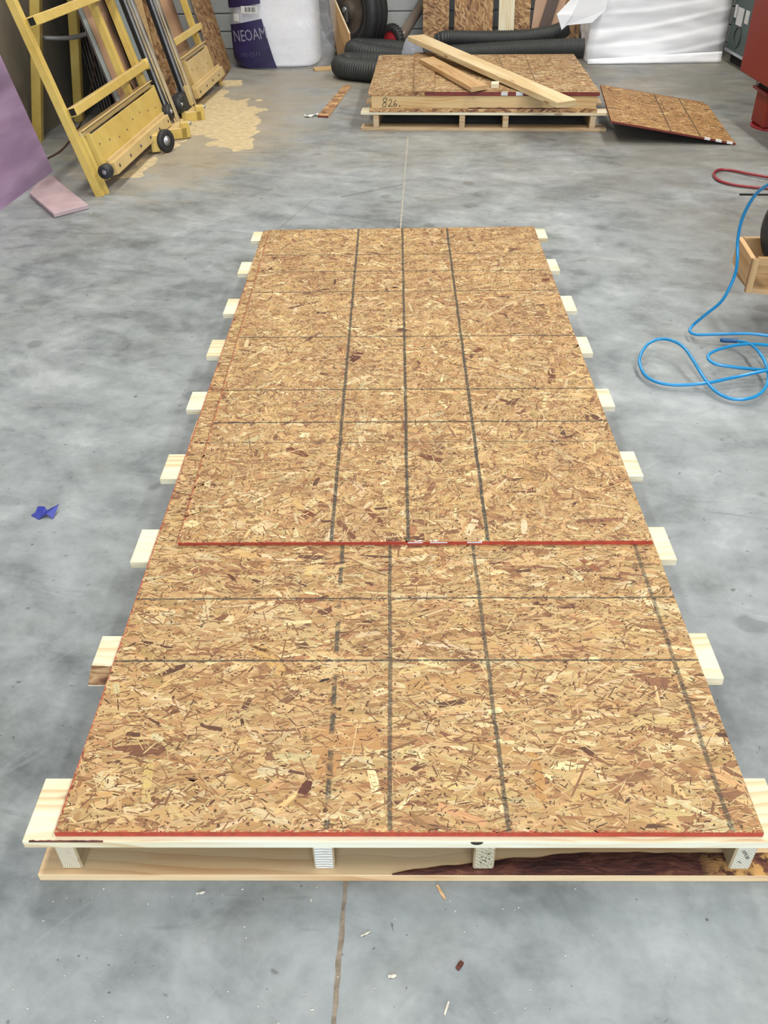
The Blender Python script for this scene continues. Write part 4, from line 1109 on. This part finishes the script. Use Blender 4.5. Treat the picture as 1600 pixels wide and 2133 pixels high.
# ------------------------------------------------------------------ boards standing against the back wall
GB = 'boards standing at the back wall'
def stand(name, label, xb0, xb1, xt, y0, H, tilt, th, mats):
    mb = MB(); a = V((xb0, y0, 0)); up_ = V((xt, math.sin(tilt), math.cos(tilt))); nrm = V((0, math.cos(tilt), -math.sin(tilt)))
    mb.box(a, up_*H, V((xb1-xb0, 0, 0)), nrm*th, (0, 0, 0)); return tag(mb.build(name, mats), label, 'board', GB)
stand('osb_board', 'grey brown strand board at the back wall, left end of the row beside the tube', .262, .500, 0, 9.02, 1.9, .17, .05, osb('osb_back_c', .84, .6, 1.57))
stand('osb_board', 'wide strand board at the back wall, left of the pale pine board', .552, .905, 0, 9.04, 2.0, .16, .05, osb('osb_back_d', .90, .75, .5))
stand('pine_board', 'pale pine board standing upright before the strand boards at the back wall', .958, 1.098, -.01, 8.98, 1.8, .18, .03, 'pine')
stand('osb_board', 'strand board at the back wall, right of the pale pine board', 1.10, 1.25, 0, 9.05, 2.0, .16, .05, osb('osb_back_e', .88, .7, 1.2))
stand('tan_board', 'smooth tan board at the back wall behind the slanting brown plank', 1.25, 1.36, .1, 9.08, 2.0, .15, .02, 'tanboard')
stand('brown_plank', 'dark brown plank slanting to the right at the back wall', 1.262, 1.362, .30, 8.97, 1.7, .17, .022, 'brownboard')
stand('tan_board', 'smooth tan strip slanting to the right beside the brown plank', 1.372, 1.450, .26, 8.99, 1.7, .17, .02, 'tanboard')
stand('brown_plank', 'reddish brown board half hidden behind the white foam flap', 1.452, 1.60, .12, 9.03, 1.8, .17, .02, 'brownboard')
stand('osb_board', 'short brown strand board low behind the white foam bundle', 1.56, 1.70, 0, 8.98, .9, .2, .03, osb('osb_back_f', .7, 1., .3))

# ------------------------------------------------------------------ white foam bundle, back right
fb = root('foam_bundle', (2.35, 8.85, 0), 'wide bundle of folded white foam sheeting on the floor, back right', 'foam')
def bund(x, z):     # front face of the bundle with slanting folds
    ph = (z - .12*(x-1.7) + .03*mn.noise(V((x*1.6, z*3, 9))))*8.; fr = ph-math.floor(ph)
    am = .020*(.4+.9*abs(mn.noise(V((math.floor(ph)*3.1, x*1.1, 0)))))
    pl = am*(fr**.7) if fr < .8 else am*(1-fr)/.2
    return 8.56 - pl - .03*mn.noise(V((x*1.6, z*5, 2))) - .008*mn.noise(V((x*5, z*14, 6))) + .10*max(0., (x-2.45)/.5)**2
mb = MB(); G = []
xs = [1.705+.016*k for k in range(80)]
for i in range(66):
    z = .004+.0155*i; row = []
    lx_ = .012*mn.noise(V((z*6, 1, 1)))
    row.append((1.76+lx_, 9.12, z))
    for k in range(8): row.append((1.715+lx_+.035*mn.noise(V((k*.5, z*9, 4))), 9.1-.065*k, z))
    for x in xs: row.append((x+lx_, bund(x, z)+.05*max(0, 1-(x-1.705)/.08)**2+.09*max(0, 1-(2.97-x)/.12)**2, z))
    row.append((2.985, 8.80, z)); row.append((2.98, 9.12, z)); G.append(row)
mb.grid(G); tp = [V(p) for p in G[-1]]; mb.face(tp); mb.build('folded_sheets', 'foam', fb)
mb = MB(); G = []
for i in range(5):
    t = i/4; G.append([(1.70+.045*k, 8.47+.012*mn.noise(V((k*.4, 0, t)))+(.02*t), .003+(.035+.05*k/26)*t) for k in range(27)])
mb.grid(G); mb.build('bottom_sheet', 'foam', fb, solid=.012)
mb = MB(); fl = [(1.378, 8.40, .400), (1.431, 8.40, .284), (1.470, 8.40, .318), (1.69, 8.44, .330), (1.80, 8.47, .42), (1.82, 8.48, .66), (1.60, 8.42, .62)]
mb.face([V(p) for p in fl]); mb.build('loose_flap', 'foam', fb, solid=.012)
mb = MB(); mb.face([(1.378, 8.392, .400), (1.431, 8.392, .284), (1.505, 8.385, .395), (1.506, 8.388, .42)]); mb.build('turned_corner', 'foam', fb, solid=.006)

# ------------------------------------------------------------------ machines at the right
gm = root('green_cabinet', (3.35, 8.0, 0), 'dark green machine cabinet with paper labels, behind the red machine', 'machine')
mb = MB(); mb.aabb(2.93, 3.75, 7.3, 8.58, .095, 1.6, along='y'); cab = mb.build('cabinet', 'green', gm, bevel=.01)
mb = MB(); mb.aabb(2.97, 3.7, 7.34, 8.54, 0, .09, along='y'); mb.build('plinth', 'hole', gm)
mb = MB(); mb.aabb(2.915, 2.93, 7.3, 8.58, .085, .105, along='y'); mb.build('base_trim', 'galv', gm)
for (y0, y1, z0, z1) in ((8.31, 8.46, .30, .43), (8.48, 8.54, .345, .44), (8.17, 8.26, .335, .43)):
    mb = MB(); mb.aabb(2.926, 2.9295, y0, y1, z0, z1, along='y'); mb.build('paper_label', 'label', cab)
mb = MB(); mb.lathe((2.929, 8.36, .215), (-1, 0, 0), [(.085, 0), (.085, .006), (.072, .006), (.072, 0)], 28); mb.build('vent_ring', 'greydark', cab)
rm = root('red_machine', (2.55, 6.2, 0), 'tall brick red machine housing on a red column foot, right edge', 'machine')
mb = MB(); mb.aabb(2.305, 3.05, 5.35, 6.40, .31, 1.5, along='y'); mb.build('housing', 'redmach', rm, bevel=.008)
mb = MB(); mb.aabb(2.425, 2.66, 6.10, 6.33, .015, .215, along='z'); mb.build('column', 'redmach', rm, bevel=.01)
mb = MB(); mb.aabb(2.40, 2.70, 6.08, 6.36, .215, .232, along='x'); mb.build('top_flange', 'redrim', rm, bevel=.004)
mb = MB(); mb.aabb(2.43, 2.68, 6.12, 6.34, .232, .312, along='z'); mb.build('neck', 'darkboard', rm)
mb = MB(); mb.tube([(2.415, 6.345, .25), (2.44, 6.33, .25)], .012, 8); mb.build('flange_bolt', 'galv', rm)
mb = MB(); mb.lathe((2.555, 6.22, .0), (0, 0, 1), [(.155, .0), (.16, .012), (.15, .016), (.14, .012), (.001, .012)], 40); mb.build('base_flange', 'redrim', rm)

# ------------------------------------------------------------------ plywood cart with wheel
ct = root('plywood_cart', (1.7, 3.15, 0), 'plywood cradle holding a black wheel at the right edge of the frame', 'cart')
mb = MB(); mb.box((1.285, 3.05, .205), (.022, .22, 0), (.018, -.0018, 0), (0, 0, .100), (0, 0, 1)); mb.build('side_board', ['ply', 'ply_edge'], ct, bevel=.001)
mb = MB(); mb.aabb(1.288, 1.310, 3.034, 3.050, .18, .305, (0, 1, 1), along='z'); mb.build('corner_strip', ['ply', 'ply_edge'], ct)
mb = MB(); mb.aabb(1.318, 2.1, 3.06, 3.076, .245, .300, (0, 0, 1), along='x'); mb.build('front_board', ['ply', 'ply_edge'], ct)
mb = MB(); mb.aabb(1.327, 2.1, 3.254, 3.270, .205, .305, (0, 0, 1), along='x'); mb.build('rear_board', ['ply', 'ply_edge'], ct)
mb = MB(); mb.hexa([(1.325, 3.08, .16), (2.1, 3.00, .10), (2.1, 3.26, .10), (1.325, 3.26, .16)], [(1.325, 3.08, .178), (2.1, 3.00, .118), (2.1, 3.26, .118), (1.325, 3.26, .178)]); mb.build('bottom_board', 'ply', ct)
for x, y in ((1.66, 3.09), (1.66, 3.22), (2.04, 3.09), (2.04, 3.22)):
    mb = MB(); mb.aabb(x, x+.05, y, y+.04, 0, .20, along='z'); mb.build('leg', 'ply', ct)
wc = V((1.535, 3.165, .375)); mb = MB(); mb.lathe(wc, (0, 1, 0), [(.10, -.04), (.15, -.05), (.18, -.035), (.19, 0), (.18, .035), (.15, .05), (.10, .04)], 44); wt = mb.build('tire', 'rubber', ct)
mb = MB(); mb.lathe(wc, (0, 1, 0), [(.001, -.02), (.10, -.035), (.105, 0), (.10, .035), (.001, .02)], 30); mb.build('hub', 'galv', wt)

# ------------------------------------------------------------------ hoses on the floor, right
BLUE1 = [(1.60, 3.30, .55), (1.535, 3.165, .574), (1.42, 2.96, .645), (1.30, 2.81, .685), (1.224, 2.787, 0.66), (1.199, 2.859, 0.62), (1.192, 2.931, 0.56), (1.193, 2.986, 0.47), (1.206, 3.013, 0.385), (1.216, 3.001, 0.32), (1.223, 3.008, 0.255), (1.199, 3.005, 0.165), (1.161, 3.035, 0.095), (1.13, 3.058, 0.04), (1.113, 3.029, 0.03), (1.132, 3.0, 0.03), (1.211, 2.982, 0.04), (1.309, 2.963, 0.05), (1.374, 2.945, 0.05), (1.451, 2.916, 0.05), (1.507, 2.873, 0.04), (1.475, 2.825, 0.03), (1.423, 2.871, 0.03), (1.356, 2.887, 0.04), (1.263, 2.876, 0.05), (1.158, 2.82, 0.06), (1.1, 2.768, 0.06), (1.113, 2.729, 0.05), (1.197, 2.715, 0.04), (1.3, 2.714, 0.03), (1.389, 2.725, 0.02)]
BLUE2 = [(1.216, 2.95, 0.03), (1.259, 2.935, 0.035), (1.286, 2.876, 0.05), (1.287, 2.787, 0.06), (1.291, 2.734, 0.05), (1.281, 2.664, 0.04), (1.253, 2.598, 0.03), (1.202, 2.542, 0.025), (1.143, 2.529, 0.02), (1.101, 2.549, 0.02), (1.072, 2.6, 0.025), (1.05, 2.659, 0.045), (1.039, 2.729, 0.06), (1.026, 2.813, 0.07), (1.001, 2.867, 0.07), (0.965, 2.904, 0.06), (0.919, 2.886, 0.05), (0.88, 2.823, 0.04), (0.865, 2.768, 0.03), (0.872, 2.701, 0.02), (0.902, 2.652, 0.02), (0.962, 2.631, 0.02), (1.057, 2.625, 0.03), (1.163, 2.655, 0.035), (1.282, 2.677, 0.05), (1.391, 2.707, 0.05)]
bh = root('air_hose', (1.2, 2.85, 0), 'bright blue air hose looped on the floor beside the plywood cart', 'hose')
for P_ in (BLUE1, BLUE2):
    mb = MB(); mb.tube(catmull(P_, .012), .0058, 10); hh = mb.build('hose_run', 'bluehose', bh)
mb = MB(); a = V(BLUE2[0]); d = (V(BLUE2[0])-V(BLUE2[1])).normalized(); mb.tube([a-d*.05, a-d*.045, a-d*.02, a+d*.0, a+d*.012], lambda s_: .0085 if .003 < s_ < .055 else .0062, 12); mb.build('coupling', 'bluedark', hh)
REDH = [(2.194, 4.927, 0.02), (2.099, 5.029, 0.015), (2.018, 5.108, 0.012), (1.936, 5.194, 0.01), (1.873, 5.197, 0.01), (1.823, 5.122, 0.01), (1.812, 5.011, 0.01), (1.854, 4.929, 0.01), (1.942, 4.873, 0.01), (2.036, 4.844, 0.01), (2.153, 4.806, 0.01)]
mb = MB(); mb.tube(catmull(REDH, .02), .0072, 10); tag(mb.build('air_hose', 'redhose'), 'dark red air hose bent in a flat loop on the floor, right edge', 'hose')
mb = MB(); mb.tube([(1.855, 4.756, .006), (2.2, 4.74, .006)], .005, 8); tag(mb.build('metal_rod', 'ink'), 'thin black rod lying on the floor near the red hose', 'rod')

# ------------------------------------------------------------------ litter on the floor
mb = MB(); t0 = V((-.999, 1.935, 0))
tv = [(-.040, .000, .002), (-.012, -.020, .001), (.010, -.008, .012), (.028, -.018, .001), (.036, .028, .020), (.004, .012, .010), (-.004, .022, .016), (-.026, .026, .014), (-.030, .010, .004), (-.008, .002, .004)]
tv = [t0+V(p) for p in tv]
for f in ((0, 1, 9), (1, 2, 9), (0, 9, 8), (8, 9, 6), (8, 6, 7), (9, 2, 5), (9, 5, 6), (2, 3, 4), (2, 4, 5)): mb.face([tv[k] for k in f])
tag(mb.build('tape_scrap', 'tape', solid=.0006), 'crumpled scrap of blue masking tape on the open floor at left', 'tape')
def chip(x, y, a, L_, W_, mat, label, name='wood_chip', k=0):
    mb = MB(); c, s_ = math.cos(a), math.sin(a); u_ = V((c, s_, 0)); v_ = V((-s_, c, 0)); o_ = V((x, y, .0006))
    pts = [-.5, -.2, .15, .5]
    lo = [o_+u_*L_*p-v_*W_*(.5-.25*abs(p))+EZ*(.0015*(i % 2)) for i, p in enumerate(pts)]
    hi = [o_+u_*L_*(p+.04)+v_*W_*(.4-.2*abs(p))+EZ*(.001+.0015*((i+1) % 2)) for i, p in enumerate(pts)]
    mb.grid([lo, hi], smooth=False)
    return tag(mb.build(name, mat, solid=.0012), label, 'wood chip', 'wood chips on the floor')
chip(.075, .818, -1.1, .030, .006, 'pine2', 'forked pine splinter on the floor just in front of the near pallet')
chip(-.012, .672, .1, .014, .006, 'chip', 'small pale chip on the floor right of the joint in front of the pallet')
chip(-.355, .815, .2, .016, .004, 'chip', 'pale sliver on the floor under the left front corner of the pallet')
chip(.10, .690, .9, .016, .010, 'bark', 'brown bark flake on the floor in front of the pallet')
chip(-.66, 1.42, -.1, .022, .008, 'bark', 'small brown bark flake on the floor left of the near pallet')
chip(.075, .622, 1.2, .022, .004, 'chip', 'thin pale sliver near the bottom of the frame', k=1)
chip(-.058, .742, .45, .018, .003, 'chip', 'short yellowish sliver right of the debris filled joint')
mb = MB()
for i in range(330):
    near = i < 210
    if near: x, y = random.uniform(-.9, 1.0), random.uniform(.45, .83)
    else: x, y = random.choice((random.uniform(-2., -.75), random.uniform(.78, 2.2))), random.uniform(1., 6.)
    L_, W_ = random.uniform(.0008, .003), random.uniform(.0005, .0011)
    if random.random() < .8: L_ *= .6
    a = random.uniform(0, 6.3); u_ = V((math.cos(a), math.sin(a), 0)); v_ = V((-u_.y, u_.x, 0)); o_ = V((x, y, .0008))
    mb.hexa([o_-u_*L_-v_*W_, o_+u_*L_-v_*W_, o_+u_*L_+v_*W_, o_-u_*L_+v_*W_], [o_-u_*L_*.6+EZ*.0012, o_+u_*L_*.8-v_*W_*.4+EZ*.001, o_+u_*L_*.7+v_*W_*.6+EZ*.0014, o_-u_*L_*.7+v_*W_*.5+EZ*.001])
tag(mb.build('wood_crumbs', 'chip', origin=(0, 0, 0)), 'tiny pale wood crumbs and slivers strewn over the concrete floor', 'wood crumbs', kind='stuff')

for o in bpy.data.objects:
    for k in ('_o', '_z'):
        if k in o: del o[k]
